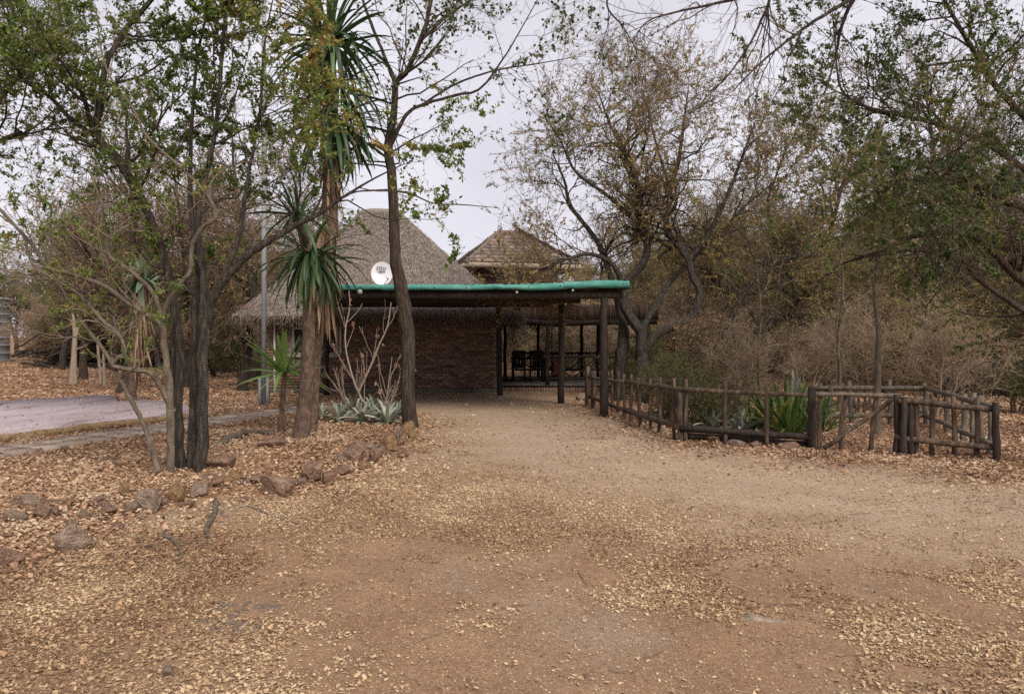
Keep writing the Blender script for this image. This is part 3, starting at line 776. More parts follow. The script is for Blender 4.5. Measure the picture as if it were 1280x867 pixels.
# turquoise edge strip: folded sheet in overlapping lengths, rumpled
cuts = [(-4.2, -2.35), (-2.41, -0.2), (-0.27, 1.1), (1.03, 2.32)]
for si, (xa, xb) in enumerate(cuts):
    nu = int((xb - xa) * 11); Vs = []
    dz = (0.0, 0.006, -0.008, 0.012)[si]; dy = (0.0, -0.006, 0.0, -0.008)[si]
    for j in range(nu):
        x = xa + (xb - xa) * j / (nu - 1); f = (x + 4.2) / 6.52
        top = 2.60 + 0.075 * smooth01(0.55, 1.0, f) + 0.016 * (vnoise(f * 14, 3) - 0.5) + dz
        bot = top - (0.088 + 0.045 * smooth01(0.5, 1, f)) - 0.03 * (vnoise(f * 26, 8) - 0.5)
        yy = 14.99 + 0.03 * (vnoise(f * 18, 5) - 0.5) + dy
        Vs += [(x, yy + 0.2, top + 0.03), (x, yy + 0.02, top + 0.006), (x, yy, top - 0.012), (x, yy - 0.004 + 0.03 * (vnoise(f * 40, 9) - .5), top * 0.5 + bot * 0.5), (x, yy + 0.006, bot), (x, yy + 0.018, bot + 0.004), (x, yy + 0.022, top - 0.03)]
    Fs = [[j * 7 + k, (j + 1) * 7 + k, (j + 1) * 7 + k + 1, j * 7 + k + 1][::-1] for j in range(nu - 1) for k in range(6)]
    part("edge_strip", (np.array(Vs), Fs), M_teal, carport)
for x in np.arange(-4.0, 2.3, 0.62):                 # roofing nails
    part("nail", log_vf((x, 14.99, 2.575 + 0.07 * float(smooth01(0.55, 1.0, (x + 4.2) / 6.52))), (x, 14.955, 2.575 + 0.07 * float(smooth01(0.55, 1.0, (x + 4.2) / 6.52))), 0.012, S=6, K=2, wob=0, rw=0), M_steel2, carport)
# return of the strip along the right side
Vs = []
for j in range(12):
    f = j / 11; Y = 15.0 + 6.3 * f; x = roof_x(Y)[1] + 0.03
    Vs += [(x - 0.12, Y, 2.70), (x, Y, 2.69), (x, Y, 2.53)]
Fs = [[j * 3 + k, j * 3 + k + 1, (j + 1) * 3 + k + 1, (j + 1) * 3 + k][::-1] for j in range(11) for k in range(2)]
part("side_strip", (np.array(Vs), Fs), M_teal, carport)

def disc_vf(c, r, depth, n=14, axis='Y'):
    V = []; F = []
    prof = [(0.0, -depth), (0.6, -depth * 0.8), (0.92, -depth * 0.35), (1.0, 0.0), (0.9, depth * 0.4), (0.0, depth * 0.5)]
    for (rr, yy) in prof:
        for j in range(n):
            a = j / n * 2 * math.pi
            V.append((c[0] + math.cos(a) * rr * r, c[1] + yy, c[2] + math.sin(a) * rr * r))
    for k in range(len(prof) - 1):
        for j in range(n):
            F.append([k * n + j, k * n + (j + 1) % n, (k + 1) * n + (j + 1) % n, (k + 1) * n + j])
    return np.array(V), F
for (x_, y_, lab) in ((450, 364.5, "round white lamp under the turquoise roof edge, leftmost, near the satellite dish"),
                      (646, 365.5, "small round white lamp under the turquoise roof edge above the middle post"),
                      (716, 363, "small round white lamp under the turquoise roof edge near its right end")):
    c = px(x_, y_, 14.95)
    o = thing("eave_lamp", lab, "lamp", c, group="round lamps under the carport edge")
    rr = 0.05 if x_ == 450 else 0.026
    part("lens", disc_vf(c, rr, 0.04), M_steel2, o, smooth=True)
    part("bracket", box_vf(c[0] - 0.012, c[0] + 0.012, c[1] + 0.018, c[1] + 0.06, c[2] - 0.01, c[2] + rr + 0.05), M_creosote, o)

# satellite dish
dc = px(477, 342, 19.4)
dish = thing("satellite_dish", "white round satellite dish above the turquoise carport edge", "satellite dish", (dc[0], dc[1] + 0.15, 2.66))
V = []; F = []; nr, na = 8, 32
for i in range(nr + 1):
    r = i / nr
    for j in range(na):
        a = j / na * 2 * math.pi
        V.append((math.cos(a) * r * 0.272, -0.07 * (r * r) , math.sin(a) * r * 0.305))
for i in range(nr):
    for j in range(na):
        F.append([i * na + j, (i + 1) * na + j, (i + 1) * na + (j + 1) % na, i * na + (j + 1) % na][::-1])
Rd = Euler((math.radians(-8), 0, math.radians(6))).to_matrix()
V = np.array([np.array(Rd @ Vector(v)) for v in V]) + dc + np.array([0, 0.07, 0])
M_dish = noise_mat("dish_enamel", [(0.66, 0.66, 0.70), (0.75, 0.75, 0.79)], (3, 3, 3), bump=0.0, rough=0.4)
part("reflector", (V, F), M_dish, dish, smooth=True)
V2 = V.copy(); V2[:, 1] += 0.012
part("reflector_back", (V2, [f[::-1] for f in F]), M_dish, dish, smooth=True)
M_steel = noise_mat("galvanised_steel", [(0.22, 0.225, 0.24), (0.31, 0.315, 0.33)], (9, 9, 3), bump=0.05, rough=0.45)
part("mount_pole", log_vf((dc[0], dc[1] + 0.16, 2.62), (dc[0], dc[1] + 0.16, dc[2] + 0.05), 0.022, S=8, wob=0, rw=0), M_steel, dish, smooth=True)
part("feed_arm", log_vf((dc[0] + 0.05, dc[1] + 0.05, dc[2] - 0.28), (dc[0] + 0.24, dc[1] - 0.36, dc[2] - 0.14), 0.011, S=6, wob=0, rw=0), M_steel, dish)
part("feed_horn", log_vf((dc[0] + 0.22, dc[1] - 0.36, dc[2] - 0.15), (dc[0] + 0.18, dc[1] - 0.27, dc[2] - 0.10), 0.03, S=8, wob=0, rw=0), M_white, dish)
M_print = noise_mat("grey_print", [(0.03, 0.03, 0.04), (0.05, 0.05, 0.06)], (3, 3, 3), bump=0)
def lettering(txt, size, loc, parent, name="lettering"):
    cu = bpy.data.curves.new(name, 'FONT'); cu.body = txt; cu.size = size; cu.align_x = 'CENTER'; cu.extrude = 0.0008; cu.offset = 0.002
    o = bpy.data.objects.new(name, cu); COL.objects.link(o)
    dg = bpy.context.evaluated_depsgraph_get()
    me = bpy.data.meshes.new_from_object(o.evaluated_get(dg)); me.materials.clear(); me.materials.append(M_print)
    bpy.data.objects.remove(o)
    q_ = Matrix.Translation(loc) @ Euler((math.radians(82), 0, math.radians(6))).to_matrix().to_4x4()
    return placed(name, me, parent, q_)
lettering("DStv", 0.125, (dc[0] - 0.005, dc[1] - 0.0, dc[2] + 0.10), dish)
lettering("HDTV", 0.062, (dc[0] + 0.0, dc[1] + 0.03, dc[2] + 0.03), dish)

# ------------------------------------------------------------------ veranda (lapa) on the right of the house
lapa = thing("veranda", "raised veranda with dark timber posts and reed-edged flat roof", "veranda", (1.5, 24.5, 0))
FL = [(-0.38, 22.12), (4.2, 22.12), (4.2, 27.4), (-0.38, 27.4)]
M_floor = noise_mat("grey_floor", [(0.16, 0.14, 0.125), (0.24, 0.215, 0.195)], (2, 2, 2), bump=0.1, rough=0.6)
part("floor", prism_vf(FL, -0.05, 0.168), M_floor, lapa)
part("floor_edge", box_vf(-0.38, 4.2, 22.04, 22.118, 0.115, 0.172), M_creosote, lapa)
for i in range(52):
    x = -0.36 + i * 0.0845
    placed("brick", brick_me[RNG.integers(3, 12)], lapa, Matrix.Translation((x + 0.037, 22.02 + RNG.normal(0, .004), 0.0)) @ Matrix.Rotation(math.pi / 2, 4, 'Y'))
posts = [(1.04, 22.3), (0.92, 26.6), (2.47, 27.0), (2.95, 26.0), (4.0, 22.4), (4.0, 27.0), (-0.25, 27.2), (2.9, 22.3)]
for i, (x, y) in enumerate(posts[:7]):
    part("post", log_vf((x, y, 0.16), (x, y, 2.06), 0.068, 0.06, S=10, K=6, wob=0.012, seed=300 + i), M_creosote, lapa, smooth=True)
part("beam", log_vf((-0.4, 22.3, 2.06), (1.25, 22.3, 1.97), 0.085, S=10, K=6, seed=310), M_creosote, lapa, smooth=True)
part("beam", log_vf((1.15, 22.32, 1.96), (4.25, 22.35, 2.03), 0.085, S=10, K=6, seed=311), M_creosote, lapa, smooth=True)
part("beam", log_vf((-0.4, 27.0, 2.06), (4.25, 27.0, 2.06), 0.08, S=10, K=6, seed=312), M_creosote, lapa, smooth=True)
part("beam", log_vf((4.0, 22.2, 2.12), (4.0, 27.2, 2.12), 0.07, S=10, K=6, seed=313), M_creosote, lapa, smooth=True)
part("roof", box_vf(-0.3, 4.3, 22.35, 27.5, 2.42, 2.5), M_thatch, lapa)
M_reed = rnd_mat("reed_fascia", [(0.045, 0.028, 0.022), (0.085, 0.055, 0.042), (0.14, 0.095, 0.07)], rough=0.85)
nr_ = 120
bx_, _f = box_vf(-0.017, 0.017, -0.015, 0.015, 0, 1)
xs = 0.25 + np.arange(nr_) * 0.0338
V = bx_[None] * np.stack([np.ones(nr_), np.ones(nr_), 0.44 + 0.03 * RNG.standard_normal(nr_)], -1)[:, None] + np.stack([xs, 22.3 + RNG.normal(0, .008, nr_), 2.06 + RNG.normal(0, .01, nr_)], -1)[:, None]
o = ob("reed_fascia", mk_mesh("reed_fascia", V.reshape(-1, 3), (np.array(_f)[None] + np.arange(nr_)[:, None, None] * 8).reshape(-1, 4), M_reed, np.repeat(RNG.uniform(0, 1, nr_), 6)), lapa); tag(o, kind="stuff")
def railing(parent, p0, p1, z0, z1, bays, seed):
    p0 = np.array(p0, float); p1 = np.array(p1, float)
    def at(f, z): return np.array([*(p0 + (p1 - p0) * f), z])
    part("handrail", log_vf(at(0, z1), at(1, z1), 0.04, S=8, K=6, wob=0.01, seed=seed), M_creosote, parent, smooth=True)
    part("bottom_rail", log_vf(at(0, z0), at(1, z0), 0.035, S=8, K=6, wob=0.01, seed=seed + 1), M_creosote, parent, smooth=True)
    for b_ in range(bays):
        fa, fb = b_ / bays, (b_ + 1) / bays; mz = (z0 + z1) / 2
        part("brace", log_vf(at(fa, z0), at(fb, z1), 0.022, S=7, K=4, wob=0.012, seed=seed + 10 + b_), M_creosote, parent, smooth=True)
        part("brace", log_vf(at(fa, z1), at(fb, z0), 0.022, S=7, K=4, wob=0.012, seed=seed + 30 + b_), M_creosote, parent, smooth=True)
        part("brace", log_vf(at((fa + fb) / 2, z0), at((fa + fb) / 2, z1), 0.02, S=7, K=4, wob=0.008, seed=seed + 50 + b_), M_creosote, parent, smooth=True)
railing(lapa, (1.04, 22.3), (4.0, 22.4), 0.36, 1.0, 4, 320)
railing(lapa, (0.1, 27.1), (4.0, 27.1), 0.4, 1.0, 6, 420)
railing(lapa, (4.0, 22.4), (4.0, 27.0), 0.36, 1.0, 5, 520)
M_dkwood = noise_mat("dark_furniture", [(0.012, 0.011, 0.012), (0.03, 0.027, 0.027)], (8, 8, 8), bump=0.1, rough=0.5)
tbl = thing("dining_table", "dark wooden table on the veranda beside the brick wall", "table", (0.5, 24.7, 0.168))
part("tabletop", box_vf(-0.05, 1.1, 24.3, 25.1, 0.86, 0.91), M_dkwood, tbl)
for x in (0.02, 1.03):
    for y in (24.36, 25.04): part("leg", box_vf(x - 0.035, x + 0.035, y - 0.035, y + 0.035, 0.168, 0.859), M_dkwood, tbl)
def chair(x, y, face, label):
    c = thing("veranda_chair", label, "chair", (x, y, 0.168), group="dark chairs at the veranda table")
    z = 0.168; w = 0.21
    part("seat", box_vf(x - w, x + w, y - w, y + w, z + 0.43, z + 0.47), M_dkwood, c)
    for sx in (-1, 1):
        for sy in (-1, 1):
            hi = z + 0.428
            part("leg", box_vf(x + sx * (w - .02) - .02, x + sx * (w - .02) + .02, y + sy * (w - .02) - .02, y + sy * (w - .02) + .02, z, hi), M_dkwood, c)
    yb = y + face * (w - 0.02)
    V_ = [box_vf(x - w, x - w + .04, yb - .015, yb + .015, z + .472, z + .95), box_vf(x + w - .04, x + w, yb - .015, yb + .015, z + .472, z + .95), box_vf(x - w + .04, x + w - .04, yb - .013, yb + .013, z + .82, z + .95)]
    V_ += [box_vf(x + k - .025, x + k + .025, yb - .01, yb + .01, z + .472, z + .818) for k in (-.1, 0, .1)]
    part("backrest", cat_vf(V_), M_dkwood, c)
chair(0.2, 23.95, -1, "dark chair with its back to the carport, nearer the brick wall")
chair(0.78, 23.95, -1, "dark chair with its back to the carport, nearer the veranda post")
chair(0.25, 25.4, 1, "dark chair on the far side of the veranda table, nearer the brick wall")
chair(0.8, 25.4, 1, "dark chair on the far side of the veranda table, nearer the post")
M_red = noise_mat("red_glaze", [(0.22, 0.05, 0.03), (0.33, 0.085, 0.05)], (5, 5, 5), bump=0.05, rough=0.5)
pc = np.array([1.42, 24.6, 0.168])
pr_ = [(0.09, 0), (0.13, 0.1), (0.15, 0.28), (0.12, 0.42), (0.13, 0.5), (0.11, 0.5), (0.10, 0.4)]
V = [(pc[0] + r * math.cos(a), pc[1] + r * math.sin(a), pc[2] + h + 0.12) for r, h in pr_ for a in np.arange(14) / 14 * 2 * math.pi]
F = [[k * 14 + j, k * 14 + (j + 1) % 14, (k + 1) * 14 + (j + 1) % 14, (k + 1) * 14 + j] for k in range(len(pr_) - 1) for j in range(14)] + [list(range(13, -1, -1))]
V2, F2 = box_vf(pc[0] - .14, pc[0] + .14, pc[1] - .14, pc[1] + .14, 0.168, 0.29)
o = part("clay_pot", (np.array(V), F), M_red, None, smooth=True)
tag(o, "small red pot behind the veranda railing", "pot")
o2 = part("stand", (V2, F2), M_dkwood, o)

# ------------------------------------------------------------------ fences and gate
def pole(parent, name, x, yb, yt, r, mat, d=None, xt=None, seed=0, S=9):
    """an upright pole measured by foot and top row"""
    d = EYE * F_PX / (yb - HORIZON) if d is None else d
    p0 = px(x, yb, d); p0[2] = -0.12
    p1 = px(x if xt is None else xt, yt, d)
    return part(name, log_vf(p0, p1, r, r * 0.9, S=S, K=6, wob=0.008, rw=0.07, seed=seed), mat, parent, smooth=True)

fence = thing("picket_fence", "low rustic pole fence along the drive, from the carport post to the gate", "fence", gp(851, 552))
pk = [(765, 512, 465), (772.5, 516, 466), (780, 522, 470), (789, 527, 470), (799, 533, 474), (813, 538, 475), (825, 543, 474), (842.5, 550, 475), (857, 552.5, 476), (906, 555, 478), (958, 557.5, 480)]
for i, (x, yb, yt) in enumerate(pk):
    pole(fence, "picket", x, yb, yt - 2.5, 0.032, M_pole, seed=600 + i)
for i, (x, yb, yt, r) in enumerate([(735, 507, 458, 0.06), (742, 509.5, 463, 0.065), (850.5, 552, 483, 0.052), (1015, 560, 484, 0.058)]):
    pole(fence, "post", x, yb, yt, r, M_pole if i != 3 else M_creosote, seed=620 + i)
g0, g1, g2 = gp(737, 508), gp(851, 553), gp(1015, 560.5)
def rail(parent, a, b, z0, z1, r, mat, seed, name="rail"):
    part(name, log_vf((a[0], a[1] + 0.05, z0), (b[0], b[1] + 0.05, z1), r, r * 0.9, S=9, K=8, wob=0.007, seed=seed), mat, parent, smooth=True)
gm = (g0 + g1) / 2
rail(fence, g0, gm, 0.66, 0.735, 0.037, M_pole_grey, 640); rail(fence, gm, g1, 0.735, 0.80, 0.039, M_pole, 641)
rail(fence, g0, gm, 0.22, 0.2, 0.045, M_pole, 642); rail(fence, gm, g1, 0.2, 0.22, 0.048, M_pole, 643)
rail(fence, g1, g2, 0.80, 0.75, 0.04, M_pole, 644); rail(fence, g1, g2, 0.215, 0.15, 0.055, M_creosote, 645)
rail(fence, g1 + np.array([0, 0.1, 0]), g2 + np.array([0, 0.1, 0]), 0.10, 0.05, 0.05, M_creosote, 646)

gate = thing("pole_gate", "rustic pole gate with a diagonal brace, standing between fence posts", "gate", gp(1070, 565))
for i, (x, yb, yt, xt) in enumerate([(1022.5, 556, 492, 1026), (1049, 565, 494, 1056.5), (1086, 567, 494, 1095)]):
    pole(gate, "upright", x, yb, yt, 0.033, M_pole, d=10.65, xt=xt, seed=650 + i)
for ch in gate.children: pass
part("top_rail", log_vf(px(1020, 492.5, 10.6), px(1125, 494, 10.55), 0.03, S=8, K=7, wob=0.005, seed=655), M_pole_grey, gate, smooth=True)
part("brace", log_vf(px(1030, 560, 10.55), px(1119, 497, 10.55), 0.032, S=8, K=7, wob=0.005, seed=656), M_pole, gate, smooth=True)

pen = thing("pole_fence", "short return of dark pole fence at the far right, beyond the gate", "fence", gp(1190, 568))
for i, (x, yb, yt, r) in enumerate([(1121, 566, 493, 0.05), (1129, 567, 496, 0.055), (1138, 567, 497, 0.05), (1245, 573, 503, 0.052)]):
    pole(pen, "post", x, yb, yt, r, M_creosote, seed=660 + i)
for i, (x, yb, yt) in enumerate([(1146, 567, 498), (1165, 567, 499), (1192, 568, 500), (1221, 570, 502)]):
    pole(pen, "picket", x, yb, yt - 5, 0.036, M_pole, seed=670 + i)
c0, c1 = gp(1121, 567), gp(1245, 573)
rail(pen, c0, c1, 0.73, 0.64, 0.046, M_pole, 680); rail(pen, c0, c1, 0.22, 0.14, 0.045, M_pole, 681)
back = [(6.47, 10.3), (6.58, 10.65), (6.72, 11.1), (6.88, 11.6), (7.2, 12.6), (7.5, 13.8), (6.87, 13.8), (6.13, 13.75), (5.72, 13.7)]
pen2 = thing("pole_fence", "grey pole fence seen through the rails, closing the back of the fenced garden", "fence", (6.9, 12.0, 0))
for i, (x, y) in enumerate(back):
    part("post", log_vf((x, y, -0.1), (x + RNG.normal(0, .02), y, 0.74 + RNG.normal(0, .03)), 0.045, 0.04, S=8, K=5, wob=0.01, seed=690 + i), M_pole_grey, pen2, smooth=True)
for (a, b, s) in ((c1, np.array([7.5, 13.8, 0]), 700), (np.array([7.5, 13.8, 0]), np.array([5.4, 13.7, 0]), 702)):
    part("rail", log_vf((a[0], a[1], 0.66), (b[0], b[1], 0.66), 0.04, S=8, K=7, wob=0.006, seed=s), M_pole_grey, pen2, smooth=True)
    part("rail", log_vf((a[0], a[1], 0.16), (b[0], b[1], 0.16), 0.04, S=8, K=7, wob=0.006, seed=s + 1), M_pole_grey, pen2, smooth=True)

pal = thing("palisade", "dark upright timber palisade under the olive bushes at the far right", "fence", (13.2, 20, 0))
for i in range(58):
    f = i / 57; x = 11.2 + 6.2 * f; y = 20.2 - 0.5 * f
    part("paling", log_vf((x, y, -0.1), (x + RNG.normal(0, .01), y, 0.92 + RNG.normal(0, .035)), 0.052, 0.05, S=7, K=3, wob=0.005, seed=720 + i), M_creosote, pal, smooth=True)

# ------------------------------------------------------------------ steel mast, water tank
mast = thing("steel_mast", "tall thin galvanised steel mast bolted to a bracket on the leaf-covered ground", "pole", gp(330, 506))
mg = gp(330, 506)
part("tube", log_vf((mg[0], mg[1], 0.05), (mg[0], mg[1], 11.2), 0.062, 0.05, S=12, K=4, wob=0, rw=0), M_steel, mast, smooth=True)
for s in (-1, 1):
    part("bracket", cat_vf([box_vf(mg[0] + s * 0.09 - 0.03, mg[0] + s * 0.09 + 0.03, mg[1] - 0.05, mg[1] + 0.05, -0.1, 0.66)]), M_steel, mast)
part("bolt", log_vf((mg[0] - 0.14, mg[1] - 0.02, 0.55), (mg[0] + 0.14, mg[1] - 0.02, 0.55), 0.014, S=6, K=2, wob=0, rw=0), M_steel, mast)
part("bolt", log_vf((mg[0] - 0.14, mg[1] - 0.02, 0.18), (mg[0] + 0.14, mg[1] - 0.02, 0.18), 0.014, S=6, K=2, wob=0, rw=0), M_steel, mast)

tank = thing("water_tank", "ribbed grey steel tank with a thin red stripe at the left edge", "tank", (-32.85, 47.3, 0))
M_tank = noise_mat("tank_steel", [(0.16, 0.165, 0.185), (0.23, 0.235, 0.255)], (2, 2, 2), bump=0.05, rough=0.4)
V = []; F = []; prof = []
for k in range(8):
    z = 0.12 + k * 0.48; prof += [(1.36, z), (1.36, z + 0.36), (1.40, z + 0.39), (1.40, z + 0.44), (1.36, z + 0.479)]
prof += [(0.4, 4.15), (0.38, 4.3), (0.0, 4.32)]
for (r, z) in prof:
    for j in range(32): V.append((-32.85 + r * math.cos(j / 16 * math.pi), 47.3 + r * math.sin(j / 16 * math.pi), z))
for k in range(len(prof) - 1):
    for j in range(32): F.append([k * 32 + j, k * 32 + (j + 1) % 32, (k + 1) * 32 + (j + 1) % 32, (k + 1) * 32 + j])
part("shell", (np.array(V), F), M_tank, tank)
part("base", log_vf((-32.85, 47.3, -0.1), (-32.85, 47.3, 0.12), 1.6, 1.6, S=24, K=2, wob=0, rw=0), M_plinth, tank)
ta = math.radians(-48)
part("stripe", log_vf((-32.85 + 1.43 * math.cos(ta), 47.3 + 1.43 * math.sin(ta), 0.1), (-32.85 + 1.43 * math.cos(ta), 47.3 + 1.43 * math.sin(ta), 3.95), 0.035, S=6, K=2, wob=0, rw=0), M_red, tank)

# ------------------------------------------------------------------ rocks
def ico(sub):
    t = (1 + 5 ** 0.5) / 2
    V = [(-1, t, 0), (1, t, 0), (-1, -t, 0), (1, -t, 0), (0, -1, t), (0, 1, t), (0, -1, -t), (0, 1, -t), (t, 0, -1), (t, 0, 1), (-t, 0, -1), (-t, 0, 1)]
    F = [(0, 11, 5), (0, 5, 1), (0, 1, 7), (0, 7, 10), (0, 10, 11), (1, 5, 9), (5, 11, 4), (11, 10, 2), (10, 7, 6), (7, 1, 8), (3, 9, 4), (3, 4, 2), (3, 2, 6), (3, 6, 8), (3, 8, 9), (4, 9, 5), (2, 4, 11), (6, 2, 10), (8, 6, 7), (9, 8, 1)]
    V = [np.array(v) / np.linalg.norm(v) for v in V]
    for _ in range(sub):
        c = {}; G = []
        def mid(a, b):
            k = (min(a, b), max(a, b))
            if k not in c:
                m_ = V[a] + V[b]; V.append(m_ / np.linalg.norm(m_)); c[k] = len(V) - 1
            return c[k]
        for a, b, d_ in F:
            x, y, z = mid(a, b), mid(b, d_), mid(d_, a); G += [(a, x, z), (b, y, x), (d_, z, y), (x, y, z)]
        F = G
    return np.array(V), np.array(F)
ICO_V, ICO_F = ico(3)
def rock_mesh(seed, mat):
    rg = np.random.default_rng(seed)
    V = ICO_V.copy()
    for _ in range(14):
        nn = norm(rg.standard_normal((1, 3)))[0]; h = rg.uniform(0.38, 0.8)
        V = V - np.maximum(V @ nn - h, 0)[:, None] * nn
    V = V * (1 + 0.14 * (fbm(V[:, 0] * 2.2 + 5, V[:, 1] * 2.2 + V[:, 2] * 1.7, seed) - 0.5)[:, None])
    V = V + 0.11 * (fbm(V[:, 0] * 7 + V[:, 2] * 5, V[:, 1] * 7, seed + 3, 3) - 0.5)[:, None] * norm(V)
    return mk_mesh("rock", V, ICO_F, mat)
M_rocks = [noise_mat("brown_rock", [(0.09, 0.055, 0.04), (0.25, 0.155, 0.11), (0.42, 0.28, 0.20)], (2.2, 2.2, 2.2), bump=0.7, bdist=0.15, fine=9, dist=0.6),
           noise_mat("grey_rock", [(0.13, 0.09, 0.066), (0.27, 0.195, 0.148), (0.43, 0.33, 0.26)], (2.2, 2.2, 2.2), bump=0.7, bdist=0.15, fine=9, dist=0.6),
           noise_mat("ochre_rock", [(0.12, 0.07, 0.035), (0.28, 0.17, 0.085), (0.38, 0.265, 0.16)], (2.0, 2.0, 2.0), bump=0.7, bdist=0.15, fine=9, dist=0.6)]
rock_me = [[rock_mesh(900 + i * 7 + k, M_rocks[k]) for i in range(4)] for k in range(3)]
def rock(x, yb, w, h, kind, label, group, seed, rz=None):
    d = EYE * F_PX / (yb - HORIZON)
    rg = np.random.default_rng(seed)
    hw = w / F_PX * d / 2 * 1.2; hh = h / F_PX * d / 2 * 1.2; hd = hw * rg.uniform(0.7, 0.95)
    c = gp(x, yb); gz = float(ground_h(c[0], c[1] + hd))
    o = bpy.data.objects.new("rock", rock_me[kind][rg.integers(0, 4)]); COL.objects.link(o)
    o.location = (c[0], c[1] + hd * 0.8, gz + hh * 0.56)
    o.scale = (hw * 1.15, hd * 1.15, hh * 1.2)
    o.rotation_euler = (rg.normal(0, 0.12), rg.normal(0, 0.12), rg.uniform(0, 6.28) if rz is None else rz)
    tag(o, label, "rock", group)
    return o
RB = "rocks edging the left garden bed"
for i, (x, yb, w, h, k, lab) in enumerate([
    (77, 690, 46, 30, 1, "angular grey-brown rock alone at the lower left, in orange leaves"),
    (2, 706, 26, 24, 0, "dark rock cut off by the left edge of the photo"),
    (181, 640, 38, 26, 1, "dark squarish rock left of the pale brown boulder in front of the big tree"),
    (217, 629, 32, 24, 2, "ochre rock directly below the foot of the big multi-stemmed tree"),
    (245, 621, 26, 18, 1, "small grey rock just right of the ochre rock below the big tree"),
    (129, 646, 36, 14, 0, "flat slanting reddish rock left of the dark squarish rock"),
    (151, 628, 14, 18, 2, "upright tan stone behind the flat reddish rock"),
    (31, 642, 30, 16, 1, "pale flat grey rock near the left edge, behind two smaller rocks"),
    (47, 657, 26, 18, 0, "brown rounded rock behind the lone angular rock"),
    (67, 653, 16, 17, 0, "narrow reddish stone to the right of the brown rounded rock"),
    (101, 654, 23, 12, 1, "grey flat stone right of the narrow reddish stone"),
    (27, 660, 12, 12, 1, "small grey stone between the pale flat rock and brown rounded rock"),
    (349, 618, 46, 29, 0, "large rounded reddish-brown rock at the edge of the drive"),
    (389, 603, 26, 28, 0, "lumpy brown rock right of the large rounded one"),
    (409, 604, 21, 19, 0, "small lumpy brown rock touching the other lumpy rock's right side"),
    (422.5, 582, 17, 12, 1, "small pale grey rock in leaves below the yucca"),
    (440, 580, 25, 30, 0, "tall rough brown rock in the bed edge below the agaves"),
    (466, 578, 15, 20, 0, "narrow brown rock to the right of the tall rough one"),
    (485, 563, 19, 23, 2, "upright tan rock in front of the agaves"),
    (505, 571, 17, 12, 0, "small pointed brown rock nearest the drive, below the trunk"),
    (509, 539, 22, 15, 2, "pale tan rock against the foot of the forked trunk"),
    (495, 551, 18, 16, 1, "grey rock between the pale tan rock and upright tan rock"),
    (462, 566, 18, 12, 1, "small flat grey stone behind the narrow brown rock"),
    (275, 590, 40, 22, 0, "low brown boulder right of the big multi-stemmed tree"),
    (338, 562, 34, 14, 0, "brown crumbling rock to the left of the yucca's foot"),
    (130, 578, 18, 10, 0, "dark reddish stone alone between the paved path and the bed rocks"),
    (152, 505, 20, 20, 0, "brown boulder at the foot of the aloe, behind the pink slab"),
    (209, 842, 17, 14, 1, "small grey stone lying on the dirt in the left foreground"),
    ]):
    rock(x, yb, w, h, k, lab, RB if yb < 720 and x > 0 else None, 1000 + i)
RF = "rocks along the foot of the fence"
for i, (x, yb, w, h, k, lab) in enumerate([
    (925, 560, 27, 9, 1, "flat grey slab rock under the fence between two pickets"),
    (947, 560, 17, 11, 0, "reddish rock right of the flat slab under the fence"),
    (989, 563, 20, 12, 0, "flat red-brown rock left of the gate post"),
    (892, 554, 24, 12, 2, "tan rock under the bottom rail right of the fence's corner post"),
    (908, 550, 22, 10, 0, "brown rock behind the slab rock under the fence"),
    (872, 551, 20, 9, 2, "low tan rock nearest the fence's corner post"),
    (935, 552, 20, 9, 1, "grey stone on top of the flat slab rock under the fence"),
    (968, 556, 18, 8, 2, "low pale stone between the reddish and the red-brown fence rocks"),
    (727, 500, 14, 10, 1, "dark rock at the foot of the fence's first thick post"),
    ]):
    rock(x, yb, w, h, k, lab, RF, 1100 + i)
MID_LABELS = ['small brown stone wedged between the dark squarish rock and the ochre rock', 'grey stone touching the left side of the dark squarish rock', 'brown stone right of the small grey rock below the big tree', 'tan stone midway between the big tree and the large rounded rock', 'brown stone just left of the large rounded reddish rock', 'brown stone right of the small lumpy rock, toward the drive', 'grey stone between the tall rough rock and narrow brown rock', 'brown stone between the narrow brown rock and upright tan rock', 'brown stone left of the flat slanting reddish rock', 'grey stone behind the right side of the lone angular rock', 'brown stone behind the narrow reddish stone near the left edge', 'grey stone at the left edge, behind the dark cut-off rock', 'low brown stone at the left edge, furthest back of the row', 'low brown stone in front of the flat slanting reddish rock', 'brown stone filling the gap between the large rounded and lumpy rocks', 'brown stone just behind the small pointed rock by the drive', 'tan stone at the drive-side foot of the forked trunk', 'low tan stone in front of the tall rough rock', 'small brown stone in front of the ochre rock', 'tan stone behind the grey flat stone of the left bed']
for i, (x, yb, w, h, k) in enumerate([(200, 634, 20, 14, 0), (163, 642, 18, 14, 1), (268, 613, 22, 15, 0), (292, 606, 18, 13, 2), (320, 610, 20, 14, 0), (424, 594, 22, 15, 0), (452, 574, 18, 14, 1), (476, 569, 18, 16, 0),
                                     (114, 640, 24, 13, 0), (88, 664, 22, 12, 1), (56, 642, 24, 13, 0), (10, 658, 24, 15, 1), (10, 640, 18, 10, 0), (142, 660, 18, 10, 0), (372, 608, 16, 12, 0), (500, 557, 18, 13, 0), (515, 549, 16, 12, 2), (455, 586, 16, 11, 2), (232, 635, 16, 11, 0), (84, 640, 16, 10, 2)]):
    rock(x, yb, w, h, k, MID_LABELS[i], "middle-sized edging stones of the left bed", 1300 + i)
# small loose stones in the bed
for i in range(34):
    f = RNG.uniform(0, 1); x = 10 + 300 * f; yb = RNG.uniform(598, 668) - 40 * f * RNG.uniform(0, 1)
    rock(x, yb, RNG.uniform(5, 12), RNG.uniform(4, 8), int(RNG.integers(0, 3)), "small loose stone among the fallen leaves of the left bed", "small loose stones in the left bed", 1200 + i)
